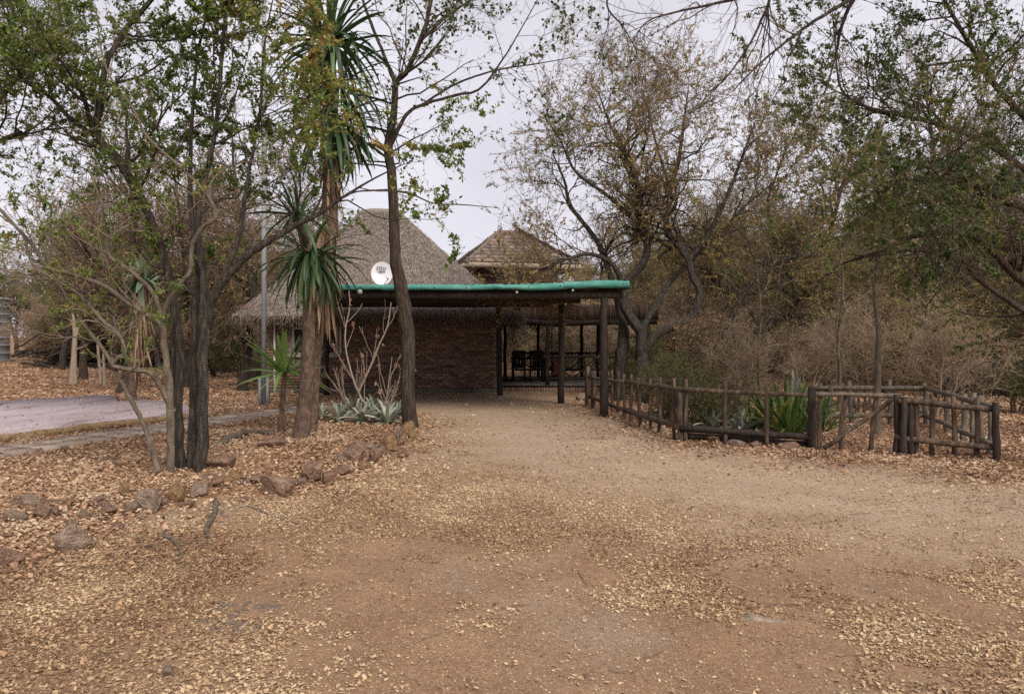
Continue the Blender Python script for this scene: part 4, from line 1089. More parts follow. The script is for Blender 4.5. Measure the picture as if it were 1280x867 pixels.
# cracked slab of bare rock in the foreground
rg = np.random.default_rng(5)
c = gp(290, 770)
outc = thing("rock_outcrop", "flat cracked grey rock showing through the leaf litter in the left foreground", "rock", c)
cells = [(rg.uniform(-0.2, 0.24), rg.uniform(-0.2, 0.24)) for _ in range(22)]
for i, (ax, ay) in enumerate(cells):
    o = placed("slab_piece", rock_me[1][i % 4], outc, Matrix.Translation((c[0] + ax, c[1] + ay, float(ground_h(c[0] + ax, c[1] + ay)) - 0.012)) @ Matrix.Rotation(rg.uniform(0, 6), 4, 'Z') @ Matrix.Diagonal((rg.uniform(.05, .10), rg.uniform(.035, .07), 0.03, 1)))

M_rootworn = noise_mat("worn_root", [(0.13, 0.10, 0.08), (0.24, 0.19, 0.155), (0.33, 0.265, 0.22)], (14, 14, 14), bump=0.6, bdist=0.01, fine=50)
# roots and fallen sticks
def root(name, label, pts, mat, rr, z=0.012, cat="root"):
    rows = []
    for k, (x, y) in enumerate(pts):
        g = gp(x, y); rows.append((g[0], g[1], float(ground_h(g[0], g[1])) + z, rr * (1 - 0.65 * k / (len(pts) - 1))))
    rows = [(*rows[0][:2], rows[0][2] - rows[0][3], rows[0][3] * 0.5)] + rows[1:-1] + [(*rows[-1][:2], rows[-1][2] - 0.01, rows[-1][3])]
    P, R = spline(rows, 22, 0.15, RNG)
    V, Fq = tubes(P[None], R[None], 8, 0.05)
    o = part(name, (V, [list(f) for f in Fq] + [list(range(7, -1, -1)), [21 * 8 + j for j in range(8)]]), mat, None, smooth=True)
    return tag(o, label, cat)
root("tree_root", "thick grey root snaking down from the bed below the big tree", [(262, 620), (270, 628), (266, 645), (258, 662), (263, 676)], M_bark_grey, 0.035)
root("tree_root", "grey root curving through orange leaves at the lower left of the thick root", [(190, 668), (212, 672), (226, 688), (228, 706)], M_bark_grey, 0.022)
root("fallen_stick", "thin bent stick beside the thick grey root", [(290, 636), (310, 631), (345, 645), (395, 660)], M_rootworn, 0.012, cat="stick")
root("tree_root", "worn grey root crossing the drive in the right foreground", [(905, 776), (935, 773), (970, 775), (1004, 776)], M_rootworn, 0.04, z=-0.012)
root("tree_root", "faint worn root in the dirt right of the other driveway root", [(1050, 730), (1080, 733), (1110, 740)], M_rootworn, 0.03, z=-0.012)
root("fallen_log", "weathered grey log lying on the leaves left of the yucca", [(268, 556), (292, 549), (318, 543), (342, 545)], M_bark_grey, 0.09, z=0.05, cat="log")
root("fallen_stick", "pale straight stick leaning beside the yucca's foot", [(345, 551), (352, 543), (362, 535), (372, 528)], M_twig_pale, 0.014, z=0.04, cat="stick")

# ------------------------------------------------------------------ strap-leaved plants
def strap_mesh(name, L, W, curve, fold, mat, K=8, pw=0.6, base=0.55, rnd=0.5, thick=0.0):
    s = np.linspace(0, 1, K); th = -curve * s ** 1.3
    x = np.concatenate([[0], np.cumsum(np.cos((th[1:] + th[:-1]) / 2) * L / (K - 1))]); z = np.concatenate([[0], np.cumsum(np.sin((th[1:] + th[:-1]) / 2) * L / (K - 1))])
    w = W / 2 * (base + (1 - base) * np.sin(np.clip(s * 2.2, 0, math.pi / 2))) * (1 - s ** 2.2) ** pw + 0.0015
    nzx, nzz = -np.sin(th), np.cos(th)
    rows = []
    for k in range(K):
        up = fold * w[k]
        rows += [(x[k] + nzx[k] * up, w[k], z[k] + nzz[k] * up), (x[k] - nzx[k] * thick * w[k], 0, z[k] - nzz[k] * thick * w[k]), (x[k] + nzx[k] * up, -w[k], z[k] + nzz[k] * up)]
    F = []
    for k in range(K - 1):
        for j in range(2): F.append([k * 3 + j, k * 3 + j + 1, (k + 1) * 3 + j + 1, (k + 1) * 3 + j])
    return mk_mesh(name, np.array(rows), F, mat, np.full(len(F), rnd), True)
M_yucca = rnd_mat("yucca_leaf", [(0.025, 0.055, 0.022), (0.05, 0.10, 0.035), (0.11, 0.17, 0.06)], rough=0.45, transl=0.12, noise=0.15, nscale=6, spec=0.4)
M_yucca_young = rnd_mat("young_yucca_leaf", [(0.10, 0.18, 0.04), (0.17, 0.29, 0.07), (0.27, 0.38, 0.12)], rough=0.45, transl=0.25, noise=0.15, nscale=6, spec=0.4)
M_deadleaf = rnd_mat("dead_leaf", [(0.09, 0.055, 0.035), (0.19, 0.12, 0.075), (0.33, 0.23, 0.15)], rough=0.85, noise=0.2, nscale=8)
M_aloe = rnd_mat("aloe_leaf", [(0.06, 0.085, 0.05), (0.10, 0.14, 0.085), (0.15, 0.19, 0.12)], rough=0.5, noise=0.15, nscale=6)
M_agave = rnd_mat("agave_leaf", [(0.12, 0.14, 0.105), (0.22, 0.235, 0.185), (0.36, 0.37, 0.30)], rough=0.55, noise=0.15, nscale=8)
M_strap = rnd_mat("strap_leaf", [(0.035, 0.075, 0.018), (0.085, 0.15, 0.03), (0.15, 0.21, 0.05)], rough=0.5, transl=0.2, noise=0.15, nscale=8)
M_strap_yellow = rnd_mat("yellow_strap_leaf", [(0.34, 0.24, 0.05), (0.5, 0.38, 0.09)], rough=0.6, transl=0.2)

def rosette(parent, c, n, meshes, el, scale, rg, ball=0.05, name="leaf", power=1.0):
    for i in range(n):
        f = (i + 0.5) / n
        e = math.radians(el[0] + (el[1] - el[0]) * f ** power + rg.normal(0, 7)); az = i * 2.39996 + rg.normal(0, 0.25)
        s = scale * rg.uniform(0.8, 1.12)
        M = (Matrix.Translation(Vector(c) + Vector((math.cos(az) * ball, math.sin(az) * ball, rg.normal(0, ball * 0.7)))) @ Matrix.Rotation(az, 4, 'Z') @ Matrix.Rotation(-e, 4, 'Y')
             @ Matrix.Rotation(rg.normal(0, 0.25), 4, 'X') @ Matrix.Diagonal((s, s * rg.uniform(0.85, 1.15), s, 1)))
        placed(name, meshes[rg.integers(0, len(meshes))], parent, M)

yl = [strap_mesh("leaf", 0.92, 0.066, cv, 0.35, M_yucca, rnd=r_) for cv, r_ in ((0.45, 0.2), (0.85, 0.5), (1.35, 0.35), (0.65, 0.8), (1.0, 0.1))]
dl = [strap_mesh("dead_leaf", 0.75, 0.04, cv, -0.3, M_deadleaf, K=6, rnd=r_) for cv, r_ in ((-0.25, 0.15), (0.15, 0.5), (-0.1, 0.9))]
def skirt(parent, path, rad, n, rg, L=1.0):
    for i in range(n):
        t = rg.uniform(0, 1) * (len(path) - 1); k = min(int(t), len(path) - 2); p = path[k] * (1 - (t - k)) + path[k + 1] * (t - k)
        az = rg.uniform(0, 6.283); e = -math.radians(rg.uniform(74, 92)); s = L * rg.uniform(0.6, 1.15)
        M = Matrix.Translation(Vector(p) + Vector((math.cos(az) * rad, math.sin(az) * rad, 0))) @ Matrix.Rotation(az, 4, 'Z') @ Matrix.Rotation(-e, 4, 'Y') @ Matrix.Rotation(rg.normal(0, 0.5), 4, 'X') @ Matrix.Diagonal((s, s * 1.2, s, 1))
        placed("dead_leaf", dl[rg.integers(0, 3)], parent, M)
def stem(parent, rows, mat, K=24, S=12, jit=0.05, name="trunk"):
    P, R = spline(rows, K, 0.06, RNG)
    V, Fq = tubes(P[None], R[None], S, jit)
    return part(name, (V, [list(f) for f in Fq] + [[(K - 1) * S + j for j in range(S)]]), mat, parent, smooth=True)
def rows_px(pts):
    return [(*px(x, y, d), r) for (x, y, d, r) in pts]

rgy = np.random.default_rng(77)
yuc = thing("yucca", "thick-trunked yucca with a drooping dark rosette before the carport's left end", "yucca", gp(380, 550), group="yuccas in the left bed")
M_ytrunk = noise_mat("yucca_trunk", [(0.05, 0.035, 0.028), (0.12, 0.08, 0.06), (0.20, 0.14, 0.105)], (14, 14, 10), bump=0.8, bdist=0.02, fine=45)
stem(yuc, rows_px([(377, 560, 11.7, .167), (378, 545, 11.7, .133), (380, 520, 11.7, .111), (384, 470, 11.7, .100), (386, 420, 11.7, .094), (387, 370, 11.7, .084), (388, 318, 11.7, .070)]), M_ytrunk)
rosette(yuc, px(388, 318, 11.7), 95, yl, (60, -82), 1.02, rgy, ball=0.09, power=0.75)
rosette(yuc, px(372, 268, 11.6), 42, yl, (86, -35), 0.82, rgy, ball=0.06)
stem(yuc, rows_px([(388, 325, 11.7, .08), (380, 300, 11.65, .07), (372, 265, 11.6, .06)]), M_ytrunk, name="side_stem")
skirt(yuc, [px(389, 330, 11.7), px(390, 365, 11.7)], 0.12, 26, rgy, 0.8)

yuc2 = thing("yucca", "tallest yucca, with a long skirt of hanging dead leaves under its high crown", "yucca", px(398, 547, 12.5) * np.array([1, 1, 0]), group="yuccas in the left bed")
tp = [(388, 552, 12.5, .12), (391, 500, 12.5, .095), (397, 420, 12.5, .095), (410, 330, 12.5, .11), (413, 240, 12.5, .13), (414, 160, 12.5, .12), (412, 90, 12.5, .10), (410, 20, 12.5, .09)]
stem(yuc2, rows_px(tp), M_ytrunk)
skirt(yuc2, [px(414, 165, 12.5), px(413, 240, 12.5), px(410, 330, 12.5), px(404, 375, 12.5)], 0.10, 150, rgy, 1.0)
rosette(yuc2, px(416, 150, 12.5), 95, yl, (40, -82), 1.2, rgy, ball=0.12)
rosette(yuc2, px(411, 50, 12.5), 110, yl, (85, -75), 1.25, rgy, ball=0.12)
rosette(yuc2, px(422, 105, 12.4), 60, yl, (60, -70), 1.15, rgy, ball=0.1)

yuc3 = thing("yucca", "small young yucca with bright green upright leaves on a thin stem", "yucca", gp(352, 541), group="yuccas in the left bed")
stem(yuc3, rows_px([(351, 546, 12.5, .06), (352, 520, 12.5, .05), (354, 490, 12.5, .045), (355, 462, 12.5, .04)]), M_ytrunk, S=8)
yl3 = [strap_mesh("leaf", 0.8, 0.07, cv, 0.35, M_yucca_young, rnd=r_) for cv, r_ in ((0.1, 0.3), (0.3, 0.7), (0.5, 0.5))]
rosette(yuc3, px(355, 466, 12.5), 44, yl3, (88, -15), 1.05, rgy, ball=0.03, power=0.8)
skirt(yuc3, [px(355, 478, 12.5), px(353, 515, 12.5)], 0.04, 14, rgy, 0.5)

al = thing("aloe", "tall single-stemmed aloe with a skirt of dry leaves, behind the pink slab", "aloe", gp(164, 504), group=None)
stem(al, rows_px([(163, 508, 18.2, .13), (166, 480, 18.2, .11), (172, 430, 18.2, .12), (176, 385, 18.2, .12), (178, 355, 18.2, .1)]), M_ytrunk)
all_ = [strap_mesh("leaf", 0.78, 0.17, cv, 0.45, M_aloe, rnd=r_, base=0.9, pw=0.9) for cv, r_ in ((-0.15, 0.3), (0.3, 0.7), (0.55, 0.5))]
rosette(al, px(178, 352, 18.2), 34, all_, (80, -62), 0.95, rgy, ball=0.08)
skirt(al, [px(178, 360, 18.2), px(175, 400, 18.2), px(171, 445, 18.2)], 0.14, 120, rgy, 1.0)

ag_l = [strap_mesh("leaf", 0.42, 0.075, cv, 0.4, M_agave, rnd=r_, base=0.8) for cv, r_ in ((0.25, 0.2), (0.7, 0.55), (1.0, 0.8), (0.5, 0.95))]
for i, (x, y, s, lab) in enumerate([
    (402, 527, 0.75, "small grey agave nearest the yucca trunk"), (424, 530, 0.85, "grey agave second from the yucca trunk, low and spreading"),
    (440, 522, 0.95, "grey agave at the back of the bed under the pale bare stems"), (452, 533, 1.0, "large grey agave in the middle of the front row of the bed"),
    (470, 528, 0.95, "grey agave right of the large middle one"), (484, 534, 1.0, "front grey agave closest to the upright tan rock"),
    (495, 524, 0.85, "grey agave next to the forked tree trunk"), (462, 515, 0.85, "grey agave furthest back, below the pink dry flowers")]):
    a_ = thing("agave", lab, "agave", gp(x, y), group="grey agaves in the left bed")
    g = gp(x, y); g[2] = float(ground_h(g[0], g[1])) + 0.03
    rosette(a_, g, 24, ag_l, (82, 8), s * 1.1, rgy, ball=0.03)
for i, (x, y, s, lab) in enumerate([(891, 536, 1.1, "grey agave behind the fence, left of the second picket"), (926, 538, 1.2, "grey agave behind the fence between the two middle pickets"),
                                    (945, 531, 0.9, "small grey agave at the left foot of the green strap-leaved plant")]):
    a_ = thing("agave", lab, "agave", gp(x, y), group="agaves behind the fence")
    g = gp(x, y); g[2] = float(ground_h(g[0], g[1])) + 0.03
    rosette(a_, g, 18, ag_l, (82, 10), s, rgy, ball=0.03)
st_l = [strap_mesh("leaf", 0.85, 0.055, cv, 0.35, M_strap, rnd=r_, base=0.7) for cv, r_ in ((0.15, 0.3), (0.5, 0.6), (0.9, 0.9), (0.4, 0.1))]
st_y = [strap_mesh("leaf", 0.8, 0.05, 0.5, 0.35, M_strap_yellow, rnd=0.6, base=0.7)]
sp_ = thing("strap_leaf_plant", "bright green strap-leaved clump behind the fence, left of the gate post", "plant", gp(985, 541))
g = gp(985, 541); g[2] = 0.0
rosette(sp_, g, 70, st_l, (88, 12), 1.0, rgy, ball=0.12)
rosette(sp_, g + np.array([-0.25, 0, 0.05]), 6, st_y, (60, 35), 1.0, rgy, ball=0.06)
sp2 = thing("strap_leaf_plant", "green strap-leaved clump behind the gate post, leaning over the gate", "plant", gp(1026, 540))
rosette(sp2, gp(1022, 540), 26, st_l, (80, 10), 0.85, rgy, ball=0.1)
for x_, y_, s_, lab in ((941, 536, 0.75, "yellow-green strap-leaved clump behind the fence, between two pickets"), (962, 533, 0.8, "green strap-leaved clump left of the largest one behind the fence"),
                       (905, 530, 0.6, "small green grassy clump beside the agaves behind the fence"), (873, 531, 0.6, "small green grassy clump nearest the fence corner post"), (1003, 532, 0.9, "green strap-leaved clump between the largest clump and the gate post")):
    q_ = thing("strap_leaf_plant", lab, "plant", gp(x_, y_), group="strap-leaved clumps behind the fence")
    rosette(q_, gp(x_, y_), 30, st_l, (88, 15), s_, rgy, ball=0.1)
    rosette(q_, gp(x_, y_), 3, st_y, (70, 35), s_, rgy, ball=0.06)
sn = thing("snake_plant", "stiff pale grey-green upright leaves rising behind the strap-leaved clump", "plant", gp(991, 528))
sn_l = [strap_mesh("leaf", 0.95, 0.12, 0.05, 0.5, M_agave, rnd=0.7, base=0.9, pw=0.4), strap_mesh("leaf", 0.8, 0.10, 0.1, 0.5, M_agave, rnd=0.4, base=0.9, pw=0.4)]
rosette(sn, gp(991, 528), 5, sn_l, (90, 76), 1.0, rgy, ball=0.05)

# ------------------------------------------------------------------ trees
def wood_leaf_tree(name, label, limbs, cfg, barks, leafm, base, seed, group=None, cat="tree", bias=None, mesh_only=False):
    rg = np.random.default_rng(seed)
    LK = cfg.get("LK", 36)
    Ps, Rs = [], []
    for rows in limbs:
        P, R = spline(rows, LK, cfg.get("ljit", 0.12), rg); Ps.append(P); Rs.append(R)
    P0, R0_ = np.array(Ps), np.array(Rs)
    wood = [tubes(P0, R0_, cfg.get("LS", 10), cfg.get("lj", 0.07), rg)]
    twig = []
    lev = [(P0, R0_)]
    cur = (P0, R0_)
    for k, c in enumerate(cfg["levels"]):
        S_ = c.pop("S") if "S" in c else (6, 4, 3, 3)[min(k, 3)]
        src = cur
        P, R = grow(rg, src[0], src[1], bias=bias if k == 0 else None, **c)
        c["S"] = S_
        R = np.maximum(R, cfg.get("rmin", 0.0022))
        (wood if k < cfg.get("nwood", 1) else twig).append(tubes(P, R, S_, 0.0, rg))
        cur = (P, R); lev.append(cur)
    LV = []
    for (lv, n, size, ratio, droop) in cfg["leaves"]:
        if n > 0: LV.append(leaf_quads(rg, lev[lv][0], n, size, ratio, droop=droop, tr=cfg.get("ltr", (0.15, 1.0))))
    wV, wF = join_q(wood)
    out = {"wood": (wV, wF)}
    if twig: out["twig"] = join_q(twig)
    if LV:
        out["leaf"] = join_q(LV)
        nF = len(out["leaf"][1]); cen = out["leaf"][0][out["leaf"][1][:, 0]]
        cl = fbm(cen[:, 0] * 1.1 + cen[:, 2] * 0.7, cen[:, 1] * 1.1 + cen[:, 2] * 0.9, seed, 2)
        out["rnd"] = np.clip(rg.uniform(0, 1, nF) * 0.75 + (cl - 0.5) * 1.1 + 0.12, 0, 1)
    if mesh_only: return out
    t = thing(name, label, cat, base, group)
    tr = ob("trunk", mk_mesh("trunk", wV, wF, barks[0], smooth=True), t)
    if "twig" in out: tag(ob("branches", mk_mesh("branches", *out["twig"], barks[1], smooth=True), t), kind="stuff")
    if "leaf" in out: ob("crown", mk_mesh("crown", *out["leaf"], leafm, out["rnd"]), t)
    return t

# A: big multi-stemmed tree
A_l = [
    rows_px([(226, 600, 8.95, .086), (224, 560, 8.9, .063), (222, 500, 8.9, .055), (226, 440, 8.95, .052), (216, 370, 9, .048), (203, 315, 9, .051), (192, 285, 9, .048), (170, 235, 9.05, .048), (145, 197, 9.1, .046), (122, 168, 9.1, .040), (125, 131, 9.1, .035), (133, 80, 9.1, .034), (158, 36, 9.2, .029), (187, 3, 9.2, .026), (230, -60, 9.3, .017), (250, -140, 9.4, .007)]),
    rows_px([(252, 604, 8.75, .099), (253, 570, 8.75, .072), (255, 500, 8.75, .067), (254, 430, 8.75, .061), (257, 385, 8.8, .058), (253, 330, 8.85, .040), (248, 280, 8.9, .035), (252, 240, 8.95, .032), (263, 200, 9, .029), (272, 140, 9, .026), (277, 80, 9.05, .023), (281, 30, 9.1, .020), (288, -40, 9.2, .015), (292, -120, 9.2, .007)]),
    rows_px([(258, 400, 8.78, .052), (265, 375, 8.75, .052), (282, 348, 8.7, .048), (310, 318, 8.65, .045), (335, 302, 8.6, .040), (365, 284, 8.6, .034), (398, 268, 8.6, .026), (430, 246, 8.6, .018), (470, 222, 8.7, .011), (505, 205, 8.8, .006)]),
    rows_px([(240, 600, 8.9, .075), (241, 560, 8.9, .058), (242, 500, 8.9, .052), (246, 430, 8.9, .048), (243, 395, 8.9, .043), (248, 340, 9, .029), (238, 250, 9.1, .025), (240, 150, 9.2, .020), (247, 70, 9.3, .017), (262, 0, 9.4, .012), (275, -80, 9.5, .006)]),
    rows_px([(213, 598, 9.05, .058), (213, 560, 9.05, .043), (215, 500, 9.05, .040), (218, 430, 9.05, .035), (222, 392, 9.05, .029), (226, 380, 9.05, .011)]),
    rows_px([(118, 170, 9.1, .034), (90, 150, 9.0, .026), (60, 120, 8.9, .020), (25, 100, 8.8, .015), (-20, 85, 8.7, .007)]),
    rows_px([(282, 348, 8.7, .029), (300, 290, 8.9, .023), (310, 220, 9.1, .020), (325, 140, 9.3, .016), (330, 60, 9.5, .011), (345, -20, 9.6, .006)]),
]
wood_leaf_tree("multi_stemmed_tree", "big dark multi-stemmed tree with green leaves rising from the left bed", A_l,
    dict(levels=[dict(n=90, tr=(0.42, 1.0), ang=(30, 75), L=(0.7, 1.7), K=8, wig=0.22, up=0.06, rmul=0.5, rmax=0.025),
                 dict(n=520, tr=(0.25, 1.0), ang=(25, 65), L=(0.35, 0.8), K=6, wig=0.25, up=0.03, rmul=0.6, rmax=0.009),
                 dict(n=2600, tr=(0.2, 1.0), ang=(25, 65), L=(0.14, 0.36), K=4, wig=0.2, up=0.0, rmul=0.6, rmax=0.004)],
         leaves=[(3, 46000, (0.032, 0.068), 0.54, 0.15), (2, 3000, (0.03, 0.06), 0.5, 0.15)], rmin=0.0016, LK=44, LS=12, lj=0.085),
    (M_bark_dark, M_twig), M_leaf_green, gp(240, 596) * np.array([1, 1, 0]), 51, bias=np.array([1.1, 1, 0.7, 1, 0.0, 1.2, 1.2]))

# B: slender grey-barked crooked tree in front of it
B_l = [
    rows_px([(213, 600, 8.6, .064), (213, 570, 8.6, .051), (214, 520, 8.6, .048), (211, 475, 8.6, .044), (206, 435, 8.6, .041), (201, 408, 8.6, .037), (180, 391, 8.5, .031), (163, 380, 8.5, .029), (128, 356, 8.4, .026), (86, 342, 8.3, .024), (60, 334, 8.2, .022), (41, 307, 8.2, .020), (0, 262, 8.1, .017), (-50, 215, 8.0, .010)]),
    rows_px([(202, 410, 8.6, .031), (199, 385, 8.6, .027), (188, 362, 8.55, .025), (171, 345, 8.5, .023), (150, 330, 8.5, .021), (135, 317, 8.5, .020), (132, 287, 8.5, .017), (127, 255, 8.5, .013), (110, 210, 8.5, .009)]),
    rows_px([(203, 400, 8.6, .031), (210, 378, 8.55, .028), (222, 360, 8.5, .027), (238, 338, 8.45, .025), (240, 310, 8.45, .024), (252, 285, 8.4, .022), (270, 272, 8.4, .021), (266, 256, 8.4, .020), (253, 236, 8.4, .019), (221, 205, 8.35, .017), (183, 170, 8.3, .015), (166, 135, 8.3, .013), (138, 97, 8.3, .011), (126, 60, 8.3, .009), (120, 10, 8.3, .005)]),
    rows_px([(197, 590, 8.5, .043), (190, 562, 8.5, .031), (180, 532, 8.5, .028), (163, 498, 8.45, .026), (146, 467, 8.4, .025), (131, 440, 8.4, .022), (104, 404, 8.35, .019), (80, 365, 8.3, .014), (62, 320, 8.3, .009)]),
    rows_px([(216, 514, 8.6, .031), (205, 492, 8.55, .029), (196, 476, 8.5, .028), (185, 464, 8.45, .026), (165, 462, 8.4, .025), (142, 457, 8.35, .025), (147, 448, 8.33, .024), (156, 440, 8.3, .023), (149, 418, 8.3, .021), (128, 401, 8.25, .020), (107, 376, 8.2, .018), (86, 359, 8.15, .016), (41, 331, 8.1, .014), (28, 292, 8.1, .011), (-10, 262, 8.0, .007)]),
    rows_px([(270, 272, 8.4, .017), (262, 235, 8.45, .014), (280, 212, 8.5, .012), (310, 202, 8.5, .010), (345, 205, 8.5, .007)]),
]
wood_leaf_tree("crooked_tree", "slender pale-barked crooked tree leaning left in front of the dark stems", B_l,
    dict(levels=[dict(n=46, tr=(0.45, 1.0), ang=(30, 70), L=(0.35, 1.0), K=7, wig=0.22, up=0.08, rmul=0.5, rmax=0.012),
                 dict(n=240, tr=(0.25, 1.0), ang=(25, 65), L=(0.2, 0.5), K=5, wig=0.25, up=0.03, rmul=0.6, rmax=0.006),
                 dict(n=700, tr=(0.2, 1.0), ang=(25, 65), L=(0.1, 0.26), K=4, wig=0.2, up=0.0, rmul=0.6, rmax=0.003)],
         leaves=[(3, 8500, (0.028, 0.06), 0.45, 0.2)], rmin=0.0015, LK=44, LS=10, lj=0.05),
    (M_bark_grey, M_twig_pale), M_leaf_green, gp(210, 597) * np.array([1, 1, 0]), 52)

# C: single trunk with a sparse crown, in the middle of the picture
C_l = [
    rows_px([(514, 545, 13.2, .158), (512, 528, 13.2, .119), (510, 484, 13.2, .108), (510, 428, 13.2, .108), (508, 386, 13.2, .112), (499, 352, 13.2, .101), (494, 318, 13.2, .086), (493, 287, 13.2, .083), (490, 221, 13.2, .072), (486, 183, 13.2, .072), (493, 138, 13.2, .054), (495, 104, 13.2, .050), (508, 90, 13.2, .040), (525, 52, 13.2, .036), (535, 21, 13.2, .033), (545, -30, 13.2, .026), (560, -110, 13.3, .010)]),
    rows_px([(495, 108, 13.2, .036), (480, 69, 13.3, .029), (459, 17, 13.4, .026), (445, -30, 13.5, .018), (435, -100, 13.6, .007)]),
    rows_px([(488, 182, 13.2, .043), (508, 144, 13.1, .033), (528, 131, 13.0, .029), (570, 119, 12.9, .025), (601, 110, 12.8, .020), (632, 69, 12.7, .014), (655, 30, 12.6, .010), (680, -15, 12.5, .006)]),
    rows_px([(528, 131, 13.0, .022), (570, 105, 13.2, .018), (620, 88, 13.3, .014), (670, 80, 13.4, .010), (715, 72, 13.5, .005)]),
    rows_px([(486, 190, 13.2, .036), (465, 180, 13.1, .029), (440, 186, 13.0, .022), (412, 200, 12.9, .013), (380, 205, 12.8, .007)]),
    rows_px([(491, 238, 13.2, .022), (515, 243, 13.1, .014), (542, 254, 13.0, .011), (580, 256, 12.9, .009), (624, 260, 12.8, .004)]),
    rows_px([(491, 238, 13.2, .022), (470, 238, 13.0, .016), (445, 240, 12.8, .011), (420, 250, 12.7, .007)]),
    rows_px([(525, 52, 13.2, .026), (560, 20, 13.4, .020), (600, -10, 13.6, .014), (640, -60, 13.8, .007)]),
]
wood_leaf_tree("forked_tree", "single rough-barked trunk forking high up, sparse leaves, at the bed's end before the carport", C_l,
    dict(levels=[dict(n=70, tr=(0.5, 1.0), ang=(25, 70), L=(0.6, 1.7), K=8, wig=0.18, up=0.05, rmul=0.45, rmax=0.018),
                 dict(n=380, tr=(0.25, 1.0), ang=(25, 60), L=(0.3, 0.8), K=6, wig=0.22, up=0.02, rmul=0.6, rmax=0.008),
                 dict(n=1300, tr=(0.2, 1.0), ang=(25, 60), L=(0.15, 0.4), K=4, wig=0.2, up=0.0, rmul=0.6, rmax=0.0045)],
         leaves=[(3, 2300, (0.05, 0.085), 0.75, 0.3), (2, 500, (0.05, 0.085), 0.75, 0.3)], rmin=0.0022, LK=44, LS=14, lj=0.06),
    (M_bark_brown, M_twig), M_leaf_dark, gp(512, 536) * np.array([1, 1, 0]), 53, bias=np.array([1.2, 1, 1, 1, .6, .35, .35, 1]))

# D: big twisted tree behind the carport's right end
d0 = 18.6
D_l = [
    rows_px([(803, 512, d0, .208), (804, 480, d0, .176), (803, 445, d0, .152), (800, 414, d0, .128), (783, 386, d0, .112), (780, 357, d0, .104), (806, 324, d0, .096), (808, 300, d0, .088), (799, 280, d0 + .1, .080), (800, 240, d0 + .1, .068), (780, 190, d0 + .3, .056), (765, 160, d0 + .4, .040), (755, 135, d0 + .5, .024), (748, 115, d0 + .6, .012)]),
    rows_px([(806, 440, d0, .112), (820, 420, d0, .104), (838, 410, d0, .100), (864, 396, d0, .092), (875, 365, d0, .084), (865, 345, d0, .080), (861, 325, d0, .076), (847, 305, d0, .072), (832, 286, d0, .068), (838, 240, d0, .056), (850, 190, d0 - .2, .044), (855, 150, d0 - .3, .028), (860, 115, d0 - .4, .012)]),
    rows_px([(776, 505, d0 + .4, .176), (776, 460, d0 + .4, .152), (780, 420, d0 + .4, .128), (776, 395, d0 + .4, .096), (765, 350, d0 + .5, .072), (745, 300, d0 + .7, .060), (715, 260, d0 + .9, .048), (705, 225, d0 + 1, .032), (690, 190, d0 + 1, .014)]),
    rows_px([(802, 414, d0, .080), (818, 385, d0 + .2, .072), (834, 358, d0 + .4, .064), (860, 330, d0 + .6, .052), (900, 290, d0 + .8, .040), (940, 250, d0 + 1, .024), (980, 220, d0 + 1, .012)]),
    rows_px([(780, 357, d0, .064), (765, 330, d0 - .2, .056), (740, 318, d0 - .4, .044), (715, 322, d0 - .6, .032), (690, 332, d0 - .8, .020), (665, 338, d0 - .9, .010)]),
    rows_px([(861, 325, d0, .056), (890, 285, d0 - .2, .048), (915, 230, d0 - .4, .036), (930, 190, d0 - .5, .024), (945, 150, d0 - .6, .011)]),
    rows_px([(799, 280, d0, .056), (760, 245, d0 - .2, .044), (720, 215, d0 - .4, .032), (700, 175, d0 - .5, .020), (680, 145, d0 - .6, .010)]),
    rows_px([(838, 240, d0, .040), (820, 180, d0 + .3, .032), (810, 140, d0 + .5, .022), (800, 105, d0 + .6, .010)]),
]
wood_leaf_tree("twisted_tree", "large twisted dark tree with a broad brownish crown behind the carport's right end", D_l,
    dict(levels=[dict(n=200, tr=(0.5, 1.0), ang=(25, 80), L=(0.8, 1.9), K=8, wig=0.24, up=0.03, rmul=0.5, rmax=0.03),
                 dict(n=1500, tr=(0.2, 1.0), ang=(25, 70), L=(0.45, 1.1), K=6, wig=0.24, up=0.05, rmul=0.6, rmax=0.011),
                 dict(n=8000, tr=(0.15, 1.0), ang=(20, 65), L=(0.2, 0.5), K=4, wig=0.22, up=0.05, rmul=0.6, rmax=0.006)],
         leaves=[(3, 52000, (0.032, 0.07), 0.58, 0.2)], rmin=0.0032, LK=40, LS=12, lj=0.09),
    (M_bark_dark, M_twig), M_leaf_twisted, (px(803, 500, d0)[0], d0, 0), 54, bias=np.array([1.2, 1.2, .9, 1, 3.2, 1, .9, 1]))

